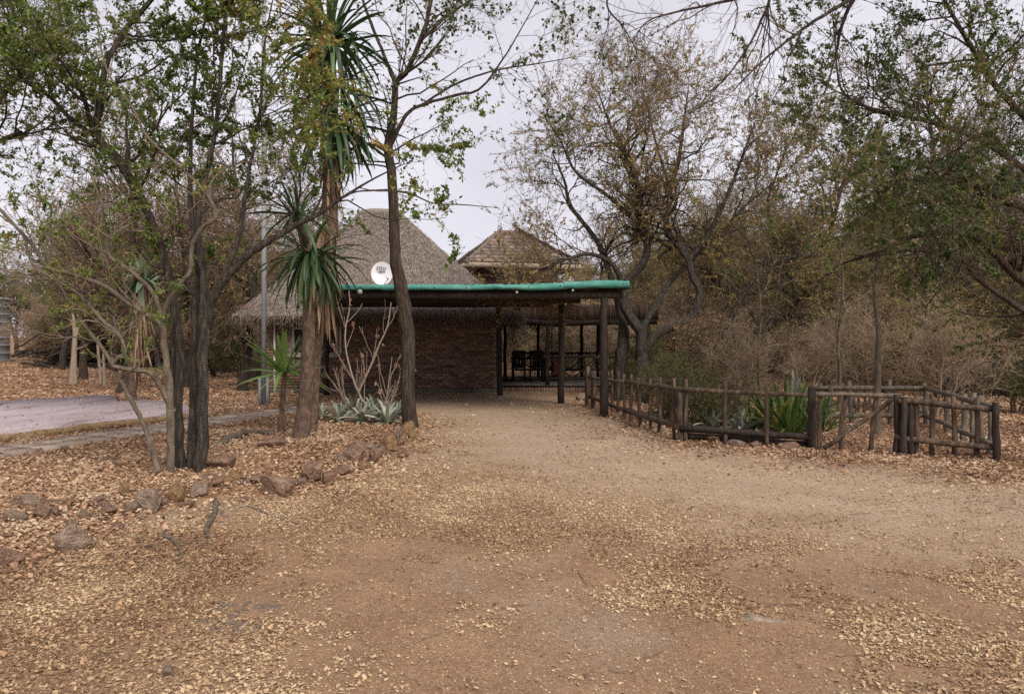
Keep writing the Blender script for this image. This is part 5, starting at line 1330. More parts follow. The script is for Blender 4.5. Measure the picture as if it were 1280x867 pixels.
# E: leaning dark tree right of it
e0 = 19.5
E_l = [
    rows_px([(902, 505, e0, .2), (908, 480, e0, .16), (918, 450, e0, .14), (928, 432, e0, .13), (953, 412, e0, .115), (979, 391, e0, .10), (1000, 368, e0, .085), (1015, 330, e0, .07), (1040, 280, e0, .055), (1050, 240, e0, .04), (1060, 200, e0, .025), (1065, 165, e0, .01)]),
    rows_px([(908, 478, e0, .09), (890, 440, e0 - .4, .075), (905, 414, e0 - .6, .06), (924, 377, e0 - .7, .055), (947, 343, e0 - .8, .05), (970, 328, e0 - .8, .045), (1000, 320, e0 - .8, .035), (1040, 318, e0 - .8, .022), (1075, 330, e0 - .8, .01)]),
    rows_px([(979, 391, e0, .06), (1000, 395, e0 - .2, .05), (1040, 385, e0 - .4, .035), (1090, 390, e0 - .5, .02), (1120, 405, e0 - .5, .01)]),
    rows_px([(1000, 368, e0, .06), (975, 320, e0 + .3, .05), (960, 260, e0 + .5, .04), (970, 220, e0 + .6, .028), (985, 180, e0 + .7, .012)]),
    rows_px([(953, 412, e0, .05), (930, 380, e0 + .3, .04), (900, 360, e0 + .4, .03), (880, 330, e0 + .5, .015)]),
]
wood_leaf_tree("leaning_tree", "dark tree leaning right behind the fence, olive and yellowing leaves", E_l,
    dict(levels=[dict(n=130, tr=(0.4, 1.0), ang=(25, 75), L=(0.8, 2.0), K=8, wig=0.22, up=0.06, rmul=0.5, rmax=0.026),
                 dict(n=950, tr=(0.2, 1.0), ang=(25, 70), L=(0.4, 1.0), K=6, wig=0.24, up=0.02, rmul=0.6, rmax=0.01),
                 dict(n=4200, tr=(0.15, 1.0), ang=(20, 65), L=(0.2, 0.5), K=4, wig=0.22, up=0.0, rmul=0.6, rmax=0.0055)],
         leaves=[(3, 36000, (0.032, 0.07), 0.58, 0.2)], rmin=0.003, LK=36, LS=10, lj=0.08),
    (M_bark_dark, M_twig), M_leaf_olive, (px(902, 500, e0)[0], e0, 0), 55)

# F: green tree whose trunk stands just outside the right edge
F_l = [
    [(9.0, 11.6, -0.1, .26), (8.95, 11.6, 0.8, .2), (8.9, 11.5, 1.8, .17), (8.8, 11.4, 2.8, .14), (8.6, 11.3, 3.8, .11), (8.3, 11.2, 4.8, .08), (8.1, 11.1, 6.0, .045), (8.0, 11.0, 7.0, .02)],
    [(8.9, 11.5, 2.1, .07), *rows_px([(1300, 362, 11.3, .055), (1262, 338, 11.2, .048), (1226, 300, 11.0, .042), (1180, 291, 10.9, .036), (1138, 296, 10.8, .03), (1104, 313, 10.7, .023), (1066, 325, 10.6, .015), (1040, 335, 10.5, .007)])],
    [(8.9, 11.5, 1.85, .05), *rows_px([(1295, 392, 11.1, .045), (1254, 371, 11.0, .04), (1219, 345, 10.9, .034), (1202, 325, 10.8, .03), (1144, 313, 10.7, .023), (1090, 320, 10.6, .014), (1060, 318, 10.5, .007)])],
    [(8.7, 11.4, 3.3, .07), *rows_px([(1285, 215, 11.2, .05), (1225, 175, 11.0, .04), (1176, 156, 10.8, .032), (1117, 142, 10.6, .026), (1082, 133, 10.5, .02), (1051, 111, 10.4, .014), (1044, 52, 10.3, .010), (1040, 10, 10.2, .005)])],
    [(8.5, 11.3, 4.0, .06), *rows_px([(1255, 120, 10.9, .045), (1215, 60, 10.7, .034), (1180, 0, 10.5, .022), (1150, -60, 10.3, .01)])],
    [(8.7, 11.4, 3.0, .06), *rows_px([(1260, 250, 10.4, .042), (1200, 225, 9.9, .032), (1145, 225, 9.5, .02), (1095, 240, 9.2, .01)])],
    [(8.7, 11.4, 3.0, .06), (7.9, 12.4, 3.9, .045), (7.2, 13.2, 4.3, .03), (6.5, 13.8, 4.4, .015)],
    [(8.6, 11.3, 3.6, .06), (8.3, 10.2, 4.2, .045), (7.6, 9.4, 4.6, .03), (6.6, 8.9, 4.8, .012)],
]
wood_leaf_tree("green_tree", "dense dark green tree reaching in from the right edge over the fence", F_l,
    dict(levels=[dict(n=130, tr=(0.12, 1.0), ang=(25, 75), L=(0.6, 1.5), K=8, wig=0.22, up=0.04, rmul=0.5, rmax=0.022),
                 dict(n=900, tr=(0.2, 1.0), ang=(25, 70), L=(0.35, 0.85), K=6, wig=0.24, up=0.0, rmul=0.6, rmax=0.008),
                 dict(n=5200, tr=(0.15, 1.0), ang=(20, 65), L=(0.14, 0.36), K=4, wig=0.22, up=0.0, rmul=0.6, rmax=0.004)],
         leaves=[(3, 52000, (0.032, 0.065), 0.55, 0.2)], rmin=0.0018, LK=36, LS=12, lj=0.07),
    (M_bark_brown, M_twig), M_leaf_dark, (8.4, 11.6, 0), 56, bias=np.array([0.8, 0.35, 0.2, 1.3, 1.5, 1.7, 1.2, 1.2]))

# H: bare tree whose branches hang into the top of the picture
H_l = [
    [(7.6, 6.6, -0.1, .24), (7.5, 6.6, 1.2, .18), (7.2, 6.6, 2.6, .16), (6.8, 6.7, 3.8, .13), (6.0, 6.8, 4.8, .11), (4.9, 6.9, 5.4, .085), (3.9, 7.0, 5.4, .06), *rows_px([(1090, -20, 7.0, .05)])],
    rows_px([(1090, -20, 7.0, .0245), (1062, 0, 7.0, .0204), (1013, 30, 7.0, .0150), (955, 75, 7.0, .0095), (915, 115, 7.0, .0048)]),
    [(3.9, 7.0, 5.4, .0272), *rows_px([(985, -40, 7.0, .0177), (960, 7, 7.0, .0136), (939, 52, 7.0, .0102), (911, 93, 7.0, .0068), (885, 120, 7.0, .0034)])],
    [(4.4, 6.9, 5.45, .0340), *rows_px([(1000, -60, 6.9, .0272), (960, -15, 6.9, .0204), (905, 2, 6.8, .0136), (842, 16, 6.8, .0088), (808, 28, 6.8, .0061), (790, 55, 6.8, .0034)])],
    [(4.9, 6.9, 5.4, .0340), *rows_px([(900, -110, 6.7, .0238), (800, -60, 6.6, .0150), (759, 0, 6.6, .0088), (780, 35, 6.6, .0061), (795, 62, 6.6, .0034)])],
    [(3.9, 7.0, 5.4, .0272), *rows_px([(1075, -10, 7.2, .0204), (1052, 35, 7.3, .0150), (1045, 70, 7.4, .0102), (1030, 120, 7.5, .0048)])],
    [(6.0, 6.8, 4.8, .0476), (5.6, 7.4, 5.5, .0340), (5.0, 8.0, 6.0, .0204), (4.4, 8.5, 6.2, .0082)],
]
wood_leaf_tree("bare_tree", "leafless branches hanging into the top right of the photo from a tree beside the drive", H_l,
    dict(levels=[dict(n=60, tr=(0.35, 1.0), ang=(20, 55), L=(0.4, 1.1), K=8, wig=0.16, up=-0.05, rmul=0.5, rmax=0.009),
                 dict(n=260, tr=(0.2, 1.0), ang=(20, 60), L=(0.2, 0.55), K=6, wig=0.2, up=-0.03, rmul=0.6, rmax=0.005),
                 dict(n=700, tr=(0.2, 1.0), ang=(20, 60), L=(0.08, 0.25), K=4, wig=0.2, up=0.0, rmul=0.7, rmax=0.003)],
         leaves=[(3, 40, (0.03, 0.05), 0.5, 0.4)], rmin=0.0014, LK=36, LS=8, lj=0.04),
    (M_bark_dark, M_twig), M_leaf_brown, (7.6, 6.6, 0), 57, bias=np.array([0.15, 1, 1, 1, 1, 1, .5]))

# G: dense green tree at the upper left, trunk outside the frame
G_l = [
    [(-8.6, 10.2, -0.1, .2), (-8.5, 10.2, 1.0, .15), (-8.3, 10.1, 2.2, .13), (-7.9, 10.0, 3.4, .11), (-7.4, 9.9, 4.6, .08), (-7.1, 9.8, 5.8, .05), (-7.0, 9.8, 6.8, .02)],
    [(-8.1, 10.1, 2.8, .08), (-7.4, 9.8, 3.5, .06), (-6.7, 9.5, 3.9, .04), (-6.0, 9.3, 4.1, .02)],
    [(-7.8, 10.0, 3.6, .07), (-7.1, 9.9, 4.2, .05), (-6.4, 9.7, 4.8, .035), (-5.8, 9.5, 5.3, .015)],
    [(-8.0, 10.0, 3.0, .07), (-7.9, 9.2, 3.7, .05), (-7.4, 8.6, 4.2, .03), (-6.8, 8.1, 4.4, .015)],
]
wood_leaf_tree("dense_green_tree", "dense dark green foliage filling the upper left corner, trunk outside the photo", G_l,
    dict(levels=[dict(n=80, tr=(0.35, 1.0), ang=(25, 75), L=(0.6, 1.4), K=8, wig=0.22, up=0.03, rmul=0.5, rmax=0.02),
                 dict(n=700, tr=(0.2, 1.0), ang=(25, 70), L=(0.3, 0.75), K=6, wig=0.24, up=0.0, rmul=0.6, rmax=0.008),
                 dict(n=3600, tr=(0.15, 1.0), ang=(20, 65), L=(0.12, 0.32), K=4, wig=0.22, up=0.0, rmul=0.6, rmax=0.004)],
         leaves=[(3, 34000, (0.03, 0.06), 0.5, 0.2)], rmin=0.0016, LK=30, LS=10, lj=0.06),
    (M_bark_brown, M_twig), M_leaf_green, (-8.6, 10.2, 0), 58)

# pale leafless succulent stems in the left bed
W_l = [rows_px([(466, 528, 14.2, .025), (455, 505, 14.2, .022), (443, 478, 14.2, .017), (433, 440, 14.2, .014), (432, 410, 14.2, .013), (437, 385, 14.2, .011), (436, 360, 14.2, .007)]),
       rows_px([(448, 490, 14.2, .017), (462, 460, 14.2, .016), (472, 435, 14.2, .014), (484, 408, 14.2, .013), (489, 378, 14.2, .008)]),
       rows_px([(474, 538, 13.6, .022), (484, 520, 13.6, .014), (490, 500, 13.6, .012), (496, 484, 13.6, .009)]),
       rows_px([(480, 525, 14, .018), (483, 500, 14, .013), (487, 470, 14, .011), (490, 446, 14, .006)]),
       rows_px([(440, 525, 14.6, .014), (430, 500, 14.6, .011), (418, 480, 14.6, .007), (404, 465, 14.6, .004)])]
M_palestem = noise_mat("pale_stem", [(0.26, 0.20, 0.155), (0.40, 0.32, 0.26)], (20, 20, 20), bump=0.4, bdist=0.006)
M_dryflower = rnd_mat("dry_flower", [(0.22, 0.10, 0.075), (0.38, 0.20, 0.15), (0.50, 0.32, 0.25)], rough=0.9, transl=0.2)
wood_leaf_tree("bare_stem_shrub", "pale leafless stems with dry pinkish flower heads above the grey agaves", W_l,
    dict(levels=[dict(n=42, tr=(0.05, 0.75), ang=(15, 45), L=(0.35, 0.8), K=6, wig=0.12, up=0.18, rmul=0.6, rmax=0.007, rtip=0.6),
                 dict(n=70, tr=(0.4, 1.0), ang=(20, 50), L=(0.08, 0.2), K=4, wig=0.15, up=0.1, rmul=0.6, rmax=0.006)],
         leaves=[(2, 420, (0.025, 0.05), 0.8, 0.0)], rmin=0.003, LK=26, LS=8, lj=0.06, ltr=(0.7, 1.0)),
    (M_palestem, M_palestem), M_dryflower, gp(466, 530), 59, cat="shrub")

# ------------------------------------------------------------------ woods behind: tree kinds, copied
def kind_tree(seed, H, r, nl, spread, cfg, multi=1, lean=0.0):
    """limbs of a free-standing tree at the origin"""
    rg = np.random.default_rng(seed)
    L = []
    for s in range(multi):
        a0 = rg.uniform(0, 6.28); off = 0.0 if multi == 1 else 0.18
        x, y = math.cos(a0) * off, math.sin(a0) * off
        dx, dy = math.cos(a0) * lean + rg.normal(0, .08), math.sin(a0) * lean + rg.normal(0, .08)
        rows = []; n = 6
        for k in range(n + 1):
            z = -0.1 + (H * 0.92) * k / n
            rows.append((x, y, z, r * (1.35 if k == 0 else 1.0) * (1 - 0.9 * k / n)))
            x += dx * H / n + rg.normal(0, 0.06 * H / n * 2); y += dy * H / n + rg.normal(0, 0.06 * H / n * 2)
        L.append(rows)
        for k in range(nl):
            t = rg.uniform(0.22, 0.75); i = int(t * n); p = np.array(rows[i]); a = rg.uniform(0, 6.28)
            e = math.radians(rg.uniform(15, 60)); ln = spread * rg.uniform(0.6, 1.1) * (1.15 - 0.5 * t)
            q = p.copy(); rr = [tuple(p[:3]) + (p[3] * 0.6,)]
            for m_ in range(1, 5):
                a += rg.normal(0, 0.25); e += rg.normal(0.03, 0.18)
                q = q + np.array([math.cos(a) * math.cos(e), math.sin(a) * math.cos(e), math.sin(e), 0]) * ln / 4
                rr.append((q[0], q[1], q[2], p[3] * 0.6 * (1 - 0.22 * m_)))
            L.append(rr)
    return L

def kind_cfg(n1, n2, n3, nl, L1, L2, L3, ls, up=0.05, rmin=0.005):
    return dict(levels=[dict(n=n1, tr=(0.3, 1.0), ang=(25, 70), L=L1, K=7, wig=0.22, up=up, rmul=0.5, rmax=0.03, S=4),
                        dict(n=n2, tr=(0.2, 1.0), ang=(25, 65), L=L2, K=5, wig=0.24, up=up, rmul=0.6, rmax=0.014, S=3),
                        dict(n=n3, tr=(0.15, 1.0), ang=(20, 65), L=L3, K=3, wig=0.22, up=0.02, rmul=0.6, rmax=0.008, S=3)],
                leaves=[(3, nl, ls, 0.6, 0.2)], rmin=rmin, LK=18, LS=7, lj=0.06)

KINDS_ = {
    "brown": (kind_tree(1, 7.6, .15, 8, 2.8, None), kind_cfg(70, 500, 2600, 6500, (.8, 1.9), (.4, 1.0), (.2, .5), (.04, .08)), (M_bark_brown, M_twig), M_leaf_brown),
    "olive": (kind_tree(2, 7.0, .14, 8, 2.6, None), kind_cfg(70, 500, 2400, 9000, (.8, 1.8), (.4, 1.0), (.2, .5), (.05, .10)), (M_bark_dark, M_twig), M_leaf_olive),
    "bare": (kind_tree(3, 7.4, .11, 8, 2.6, None), kind_cfg(80, 600, 2800, 3000, (.8, 1.9), (.4, 1.0), (.25, .6), (.04, .075), up=0.1), (M_bark_dark, M_twig), M_leaf_brown),
    "green": (kind_tree(4, 5.2, .10, 9, 2.2, None, multi=2), kind_cfg(80, 600, 2800, 11000, (.6, 1.3), (.3, .8), (.2, .45), (.045, .09)), (M_bark_dark, M_twig), M_leaf_green),
    "dry_shrub": (kind_tree(5, 2.9, .045, 5, 1.5, None, multi=6, lean=0.28), kind_cfg(110, 750, 3000, 3600, (.4, 1.1), (.25, .7), (.15, .4), (.03, .065), rmin=.0042), (M_twig_pale, M_twig_pale), M_leaf_dry),
    "brown_shrub": (kind_tree(6, 3.3, .05, 5, 1.5, None, multi=5, lean=0.25), kind_cfg(100, 600, 2200, 6000, (.4, 1.1), (.25, .7), (.15, .4), (.045, .085), rmin=.0042), (M_bark_brown, M_twig), M_leaf_brown),
    "olive_shrub": (kind_tree(8, 3.0, .05, 5, 1.4, None, multi=5, lean=0.25), kind_cfg(100, 600, 2200, 8000, (.4, 1.0), (.25, .65), (.15, .4), (.045, .085), rmin=.0042), (M_twig, M_twig), M_leaf_olive),
    "green_shrub": (kind_tree(9, 1.9, .035, 5, 0.9, None, multi=5, lean=0.25), kind_cfg(90, 500, 1800, 8000, (.3, .7), (.2, .5), (.1, .28), (.035, .07), rmin=.0035), (M_twig, M_twig), M_leaf_dark),
}
MESHES = {}
for i, (k, (limbs, cfg, barks, lm)) in enumerate(KINDS_.items()):
    r_ = wood_leaf_tree("x", "x", limbs, cfg, barks, lm, (0, 0, 0), 400 + i, mesh_only=True)
    MESHES[k] = (mk_mesh("trunk", *r_["wood"], barks[0], smooth=True), mk_mesh("branches", *r_["twig"], barks[1], smooth=True), mk_mesh("crown", *r_["leaf"], lm, r_["rnd"]))
    # one merged mesh for the thicket
    V, Fq = join_q([r_["wood"], r_["twig"], r_["leaf"]])
    n0 = len(r_["wood"][1]); n1 = n0 + len(r_["twig"][1])
    me = mk_mesh("thicket_" + k, V, Fq, None, np.concatenate([np.zeros(n1), r_["rnd"]]))
    for mm in (barks[0], barks[1], lm): me.materials.append(mm)
    mi = np.zeros(len(Fq), np.int32); mi[n0:n1] = 1; mi[n1:] = 2
    me.polygons.foreach_set("material_index", mi)
    MESHES[k] += (me,)

def plant(name, kind, x, y, s, label, group, cat, rz=None, sz=1.0):
    t = thing(name, label, cat, (x, y, float(ground_h(x, y))), group)
    t.scale = (s, s, s * sz); t.rotation_euler = (0, 0, RNG.uniform(0, 6.28) if rz is None else rz)
    for nm, me in zip(("trunk", "branches", "crown"), MESHES[kind][:3]):
        o = bpy.data.objects.new(nm, me); COL.objects.link(o); o.parent = t
    return t
def at_px(x, d): return (x - 640) / F_PX * d
WL, WR, WB = "trees of the wood on the left", "trees of the wood on the right", "trees behind the house"
for (kd, x, d, s, lab, grp) in [
    ("brown", 283, 33, 1.0, "brown-leaved tree with a straight trunk just left of the house", WL),
    ("bare", 268, 30, 0.85, "thin pale bare tree beside the straight trunk left of the house", WL),
    ("brown", 232, 24, 1.05, "brown-leaved tree behind the big multi-stemmed tree", WL),
    ("green", 112, 40, 1.0, "olive tree above the brushwood pile at the far left", WL),
    ("brown", 140, 36, 1.1, "tall reddish-brown tree behind the aloe", WL),
    ("bare", 200, 38, 1.2, "bare grey tree between the aloe and the big tree's stems", WL),
    ("green", 72, 47, 1.25, "green bushy tree next to the grey tank", WL),
    ("olive", 330, 42, 1.15, "olive tree far behind the steel mast", WL),
    ("brown", 105, 28, 0.9, "small brown-leaved tree behind the forked pale stump", WL),
    ("brown", 155, 21, 1.15, "tall brown-leaved tree right behind the aloe's crown", WL),
    ("bare", 75, 36, 1.2, "tall bare tree behind the crooked tree's left branches", WL),
    ("brown", 318, 27, 1.3, "tall brown tree behind the mast", WL),
    ("bare", 1200, 24, 1.6, "very tall bare tree whose twigs fill the upper right corner", WR),
    ("brown", 380, 40, 1.25, "tall brown tree behind the left slope of the thatch", WB),
    ("bare", 440, 44, 1.1, "bare pale tree rising above the thatch ridge", WB),
    ("olive", 575, 44, 0.75, "low pale olive tree between thatch and tiled roof", WB),
    ("bare", 545, 46, 0.8, "small bare tree showing right of the thatch slope", WB),
    ("olive", 715, 33.5, 0.72, "olive tree behind the tiled roof's right side", WB),
    ("brown", 760, 36, 1.0, "brown tree behind the twisted tree, left side", WR),
    ("bare", 905, 30, 1.1, "bare grey tree behind the leaning dark tree", WR),
    ("olive", 960, 33, 1.05, "olive tree behind the leaning tree's crown", WR),
    ("bare", 1010, 27, 0.95, "bare pale tree right of the leaning tree", WR),
    ("olive", 1070, 30, 1.0, "brown-leaved tree beyond the gate", WR),
    ("bare", 1150, 24, 1.15, "tall bare tree beyond the pole fence corner, left", WR),
    ("bare", 1250, 25, 1.25, "tall bare tree at the right edge above the palisade", WR),
    ("olive", 1110, 36, 1.2, "olive tree far beyond the gate", WR),
    ("olive", 1290, 30, 1.2, "olive tree cut by the right edge", WR),
    ("olive", 1040, 22, 0.8, "yellowing olive tree arching above the gate", WR),
    ]:
    plant("woodland_tree", kd, at_px(x, d), d, s, lab, grp, "tree")
BS = "bushes behind the fence and the house"
for (kd, x, d, s, lab) in [
    ("dry_shrub", 1010, 19.5, 0.75, "greyish leafless bush behind the gate, left of the thin trunk"),
    ("dry_shrub", 1165, 15.5, 0.7, "pale twiggy bush right behind the pole fence corner"),
    ("olive_shrub", 1225, 23, 0.95, "ochre-olive bush behind the palisade's left end"),
    ("olive_shrub", 1285, 22.5, 1.05, "ochre-olive bush behind the palisade's right end"),
    ("olive_shrub", 1165, 22, 0.95, "ochre-olive bush left of the palisade"),
    ("green_shrub", 1268, 16, 0.75, "dark green low bush in front of the palisade at the right edge"),
    ("green_shrub", 826, 15.2, 0.6, "leafy green bush behind the slanting stretch of fence"),
    ("green_shrub", 855, 14.2, 0.62, "small green bush behind the fence corner post"),
    ("green_shrub", 900, 13.4, 0.5, "low tangled green bush behind the second picket"),
    ("brown_shrub", 880, 17, 0.6, "brown twiggy bush behind the agaves of the fenced garden"),
    ("dry_shrub", 930, 16.5, 0.6, "dry forked bush left of the strap-leaved plant"),
    ("dry_shrub", 1080, 17, 0.72, "dry bush beyond the gate beside the thin trunk"),
    ("brown_shrub", 1110, 21, 0.8, "brown bush beyond the gate, further back"),
    ("olive_shrub", 1090, 26, 0.95, "tall olive bush beyond the gate"),
    ("green_shrub", 305, 29, 1.0, "pale green bush between the trunks left of the house"),
    ("dry_shrub", 660, 31, 1.0, "dry bush seen through the veranda, left"),
    ("olive_shrub", 700, 31.5, 1.0, "olive bush seen through the veranda, middle"),
    ("dry_shrub", 745, 30, 1.0, "dry bush seen through the veranda, right"),
    ("green_shrub", 790, 21, 0.9, "green bush at the foot of the twisted tree"),
    ]:
    plant("bush", kd, at_px(x, d), d, s, lab, BS, "bush")

# slim single trunks one can pick out
for i, (nm, lab, pts, mat) in enumerate([
    ("slim_tree", "slim straight grey trunk beyond the gate", [(1098, 562, 12.3, .085), (1097, 530, 12.3, .06), (1097, 480, 12.3, .05), (1098, 420, 12.3, .042), (1094, 360, 12.3, .035), (1100, 290, 12.3, .028), (1092, 220, 12.4, .02), (1098, 150, 12.4, .01)], M_bark_grey),
    ("slim_tree", "thin pale trunk left of the slim grey one, behind the strap-leaved clump", [(1049, 515, 16, .05), (1050, 470, 16, .036), (1048, 420, 16, .03), (1054, 360, 16, .024), (1050, 300, 16, .012)], M_bark_grey),
    ("slim_tree", "thin yellowish stem behind the fence, beside the orange flowers", [(949, 515, 16, .04), (949, 480, 16, .03), (948, 440, 16, .025), (951, 390, 16, .02), (946, 330, 16, .008)], M_bark_grey),
    ]):
    wood_leaf_tree(nm, lab, [rows_px(pts)], dict(levels=[dict(n=16, tr=(0.45, 1), ang=(30, 70), L=(0.4, 1.1), K=6, wig=0.2, up=0.1, rmul=0.5, rmax=0.012), dict(n=80, tr=(.2, 1), ang=(25, 60), L=(.2, .5), K=4, wig=.2, up=.05, rmul=.6, rmax=.006)],
        leaves=[(2, 260, (.03, .06), .5, .2)], rmin=.002, LK=24, LS=8, lj=.05), (mat, M_twig), M_leaf_olive, (px(pts[0][0], 500, pts[0][2])[0], pts[0][2], 0), 500 + i, cat="tree", group="slim trunks in the fenced garden")
wood_leaf_tree("lichen_tree", "small dark leaning tree with lichen patches, left of the mast", [rows_px([(303, 492, 22.6, .19), (306, 475, 22.6, .15), (309, 440, 22.6, .13), (313, 400, 22.6, .12), (318, 375, 22.6, .11), (315, 350, 22.6, .09), (308, 320, 22.6, .06), (312, 280, 22.6, .03)]),
    rows_px([(309, 440, 22.6, .06), (300, 420, 22.5, .05), (288, 405, 22.4, .03), (280, 395, 22.3, .015)])],
    dict(levels=[dict(n=16, tr=(.4, 1), ang=(30, 70), L=(.6, 1.4), K=7, wig=.25, up=.05, rmul=.5, rmax=.025), dict(n=120, tr=(.2, 1), ang=(25, 65), L=(.3, .8), K=5, wig=.2, up=.03, rmul=.6, rmax=.01)],
         leaves=[(2, 700, (.05, .09), .6, .2)], rmin=.004, LK=26, LS=9, lj=.09), (M_bark_dark, M_twig), M_leaf_olive, (px(303, 490, 22.6)[0], 22.6, 0), 520, cat="tree")
stp = wood_leaf_tree("forked_stump", "pale forked dead stump standing on the leaf-covered clearing at the left", [rows_px([(90, 485, 25, .09), (92, 455, 25, .075), (94, 425, 25, .07), (93, 405, 25, .05), (91, 392, 25, .03)]), rows_px([(95, 486, 25, .06), (94, 460, 25, .06), (94, 430, 25, .05), (98, 408, 25, .03)])],
    dict(levels=[dict(n=4, tr=(.5, 1), ang=(20, 60), L=(.2, .6), K=5, wig=.2, up=.1, rmul=.5, rmax=.03)], leaves=[], rmin=.004, LK=16, LS=8, lj=.09), (M_palestem, M_palestem), None, gp(93, 482), 530, cat="stump")
stp = wood_leaf_tree("forked_stump", "pair of pale thin dead stems right of the forked stump", [rows_px([(126, 484, 25, .06), (125, 460, 25, .05), (123, 440, 25, .045), (122, 420, 25, .02)]), rows_px([(131, 485, 25, .055), (130, 460, 25, .05), (129, 440, 25, .03)])],
    dict(levels=[dict(n=4, tr=(.5, 1), ang=(20, 60), L=(.2, .5), K=5, wig=.2, up=.1, rmul=.5, rmax=.03)], leaves=[], rmin=.004, LK=16, LS=8, lj=.09), (M_palestem, M_palestem), None, gp(128, 482), 531, cat="stump")
# brushwood pile
rg = np.random.default_rng(88)
nB = 130
P = np.zeros((nB, 6, 3)); a = rg.uniform(-0.5, 0.5, nB)
P[:, 0] = np.stack([rg.uniform(-25.5, -19.5, nB), rg.uniform(38, 41, nB), rg.uniform(0.05, 1.1, nB)], -1)
dd = np.stack([np.cos(a), np.sin(a) * 0.6, rg.uniform(-0.25, 0.3, nB)], -1)
for k in range(1, 6):
    dd = norm(dd + rg.normal(0, 0.12, (nB, 3))); P[:, k] = P[:, k - 1] + dd * 0.55
P[:, :, 2] = np.maximum(P[:, :, 2], 0.04)
R = rg.uniform(0.015, 0.085, nB)[:, None] * np.linspace(1, 0.5, 6)[None]
V, Fq = tubes(P, R, 6, 0.05, rg)
o = ob("brushwood_pile", mk_mesh("brushwood_pile", V, Fq, M_bark_dark, smooth=True))
tag(o, "dark pile of dead branches at the far edge of the left clearing", "brushwood", kind="stuff")

# the thicket: shrubs and trees of the bush far behind, one mass
lib = bpy.data.collections.new("thicket_kinds")
names = ["dry_shrub", "brown_shrub", "olive_shrub", "brown", "olive", "bare", "green"]
for i, k in enumerate(names):
    o = bpy.data.objects.new("thicket_kind_%d" % i, MESHES[k][3]); lib.objects.link(o)
pts = []
rg = np.random.default_rng(99)
def scatter(n, x0, x1, y0, y1, kinds, smin, smax, ok=None):
    k = 0
    while k < n:
        x, y = rg.uniform(x0, x1), rg.uniform(y0, y1)
        k += 1
        if ok is not None and not ok(x, y): continue
        pts.append((x, y, rg.choice(kinds), rg.uniform(smin, smax), rg.uniform(0, 6.28)))
clear_l = lambda x, y: not (x > -9.5 and y < 33) and not (-31 < x < -29.5 and y < 50)
scatter(120, -52, -9, 41, 50, [0, 0, 1, 2], 0.8, 1.3, lambda x, y: clear_l(x, y) and not (x < -28.5 and x > -36 and y < 50))
scatter(45, -26, -10, 33, 41, [0, 1, 2], 0.6, 1.0, lambda x, y: x > -15 or y > 39)
scatter(90, -60, -8, 44, 62, [3, 4, 5, 6, 3], 0.9, 1.35, lambda x, y: not (x < -28.5 and x > -36 and y < 52))
scatter(60, -10, 8, 36, 55, [0, 1, 2], 0.8, 1.2)
scatter(24, -10, 2, 44, 60, [3, 5, 4], 0.55, 0.8)
scatter(105, 4.5, 45, 28, 48, [0, 0, 1, 2], 0.7, 1.2)
scatter(8, 6, 12, 22, 30, [0, 0, 1], 0.45, 0.8)
scatter(110, 5, 60, 36, 62, [3, 4, 5, 3, 2], 0.9, 1.3)
scatter(40, 16, 34, 12, 28, [3, 4, 5, 2], 0.8, 1.2)
scatter(40, -34, -16, 8, 38, [3, 4, 5, 2], 0.8, 1.2, lambda x, y: x < -0.78 * y - 3)
pts = np.array(pts)
me = bpy.data.meshes.new("thicket")
me.vertices.add(len(pts))
co = np.stack([pts[:, 0], pts[:, 1], ground_h(pts[:, 0], pts[:, 1])], -1).astype(np.float32)
me.vertices.foreach_set("co", co.reshape(-1))
for nm, ty, col in (("kind_index", 'INT', 2), ("size", 'FLOAT', 3), ("turn", 'FLOAT', 4)):
    at = me.attributes.new(nm, ty, 'POINT'); at.data.foreach_set("value", pts[:, col].astype(np.int32 if ty == 'INT' else np.float32))
th = ob("thicket", me); tag(th, "dense dry bush of shrubs and small trees closing the view behind", "thicket", kind="stuff")
ng = bpy.data.node_groups.new("thicket", 'GeometryNodeTree')
ng.interface.new_socket("Geometry", in_out='INPUT', socket_type='NodeSocketGeometry'); ng.interface.new_socket("Geometry", in_out='OUTPUT', socket_type='NodeSocketGeometry')
gi = ng.nodes.new("NodeGroupInput"); go = ng.nodes.new("NodeGroupOutput")
ci = ng.nodes.new("GeometryNodeCollectionInfo"); ci.inputs["Collection"].default_value = lib; ci.inputs["Separate Children"].default_value = True; ci.inputs["Reset Children"].default_value = True
ip = ng.nodes.new("GeometryNodeInstanceOnPoints"); ip.inputs["Pick Instance"].default_value = True
def nat(nm, ty):
    q = ng.nodes.new("GeometryNodeInputNamedAttribute"); q.data_type = ty; q.inputs["Name"].default_value = nm; return q.outputs["Attribute"]
cx = ng.nodes.new("ShaderNodeCombineXYZ"); ng.links.new(nat("turn", 'FLOAT'), cx.inputs["Z"])
er = ng.nodes.new("FunctionNodeEulerToRotation"); ng.links.new(cx.outputs[0], er.inputs[0])
ng.links.new(gi.outputs[0], ip.inputs["Points"]); ng.links.new(ci.outputs[0], ip.inputs["Instance"])
ng.links.new(nat("kind_index", 'INT'), ip.inputs["Instance Index"]); ng.links.new(er.outputs[0], ip.inputs["Rotation"]); ng.links.new(nat("size", 'FLOAT'), ip.inputs["Scale"])
ng.links.new(ip.outputs[0], go.inputs[0])
md = th.modifiers.new("thicket", 'NODES'); md.node_group = ng

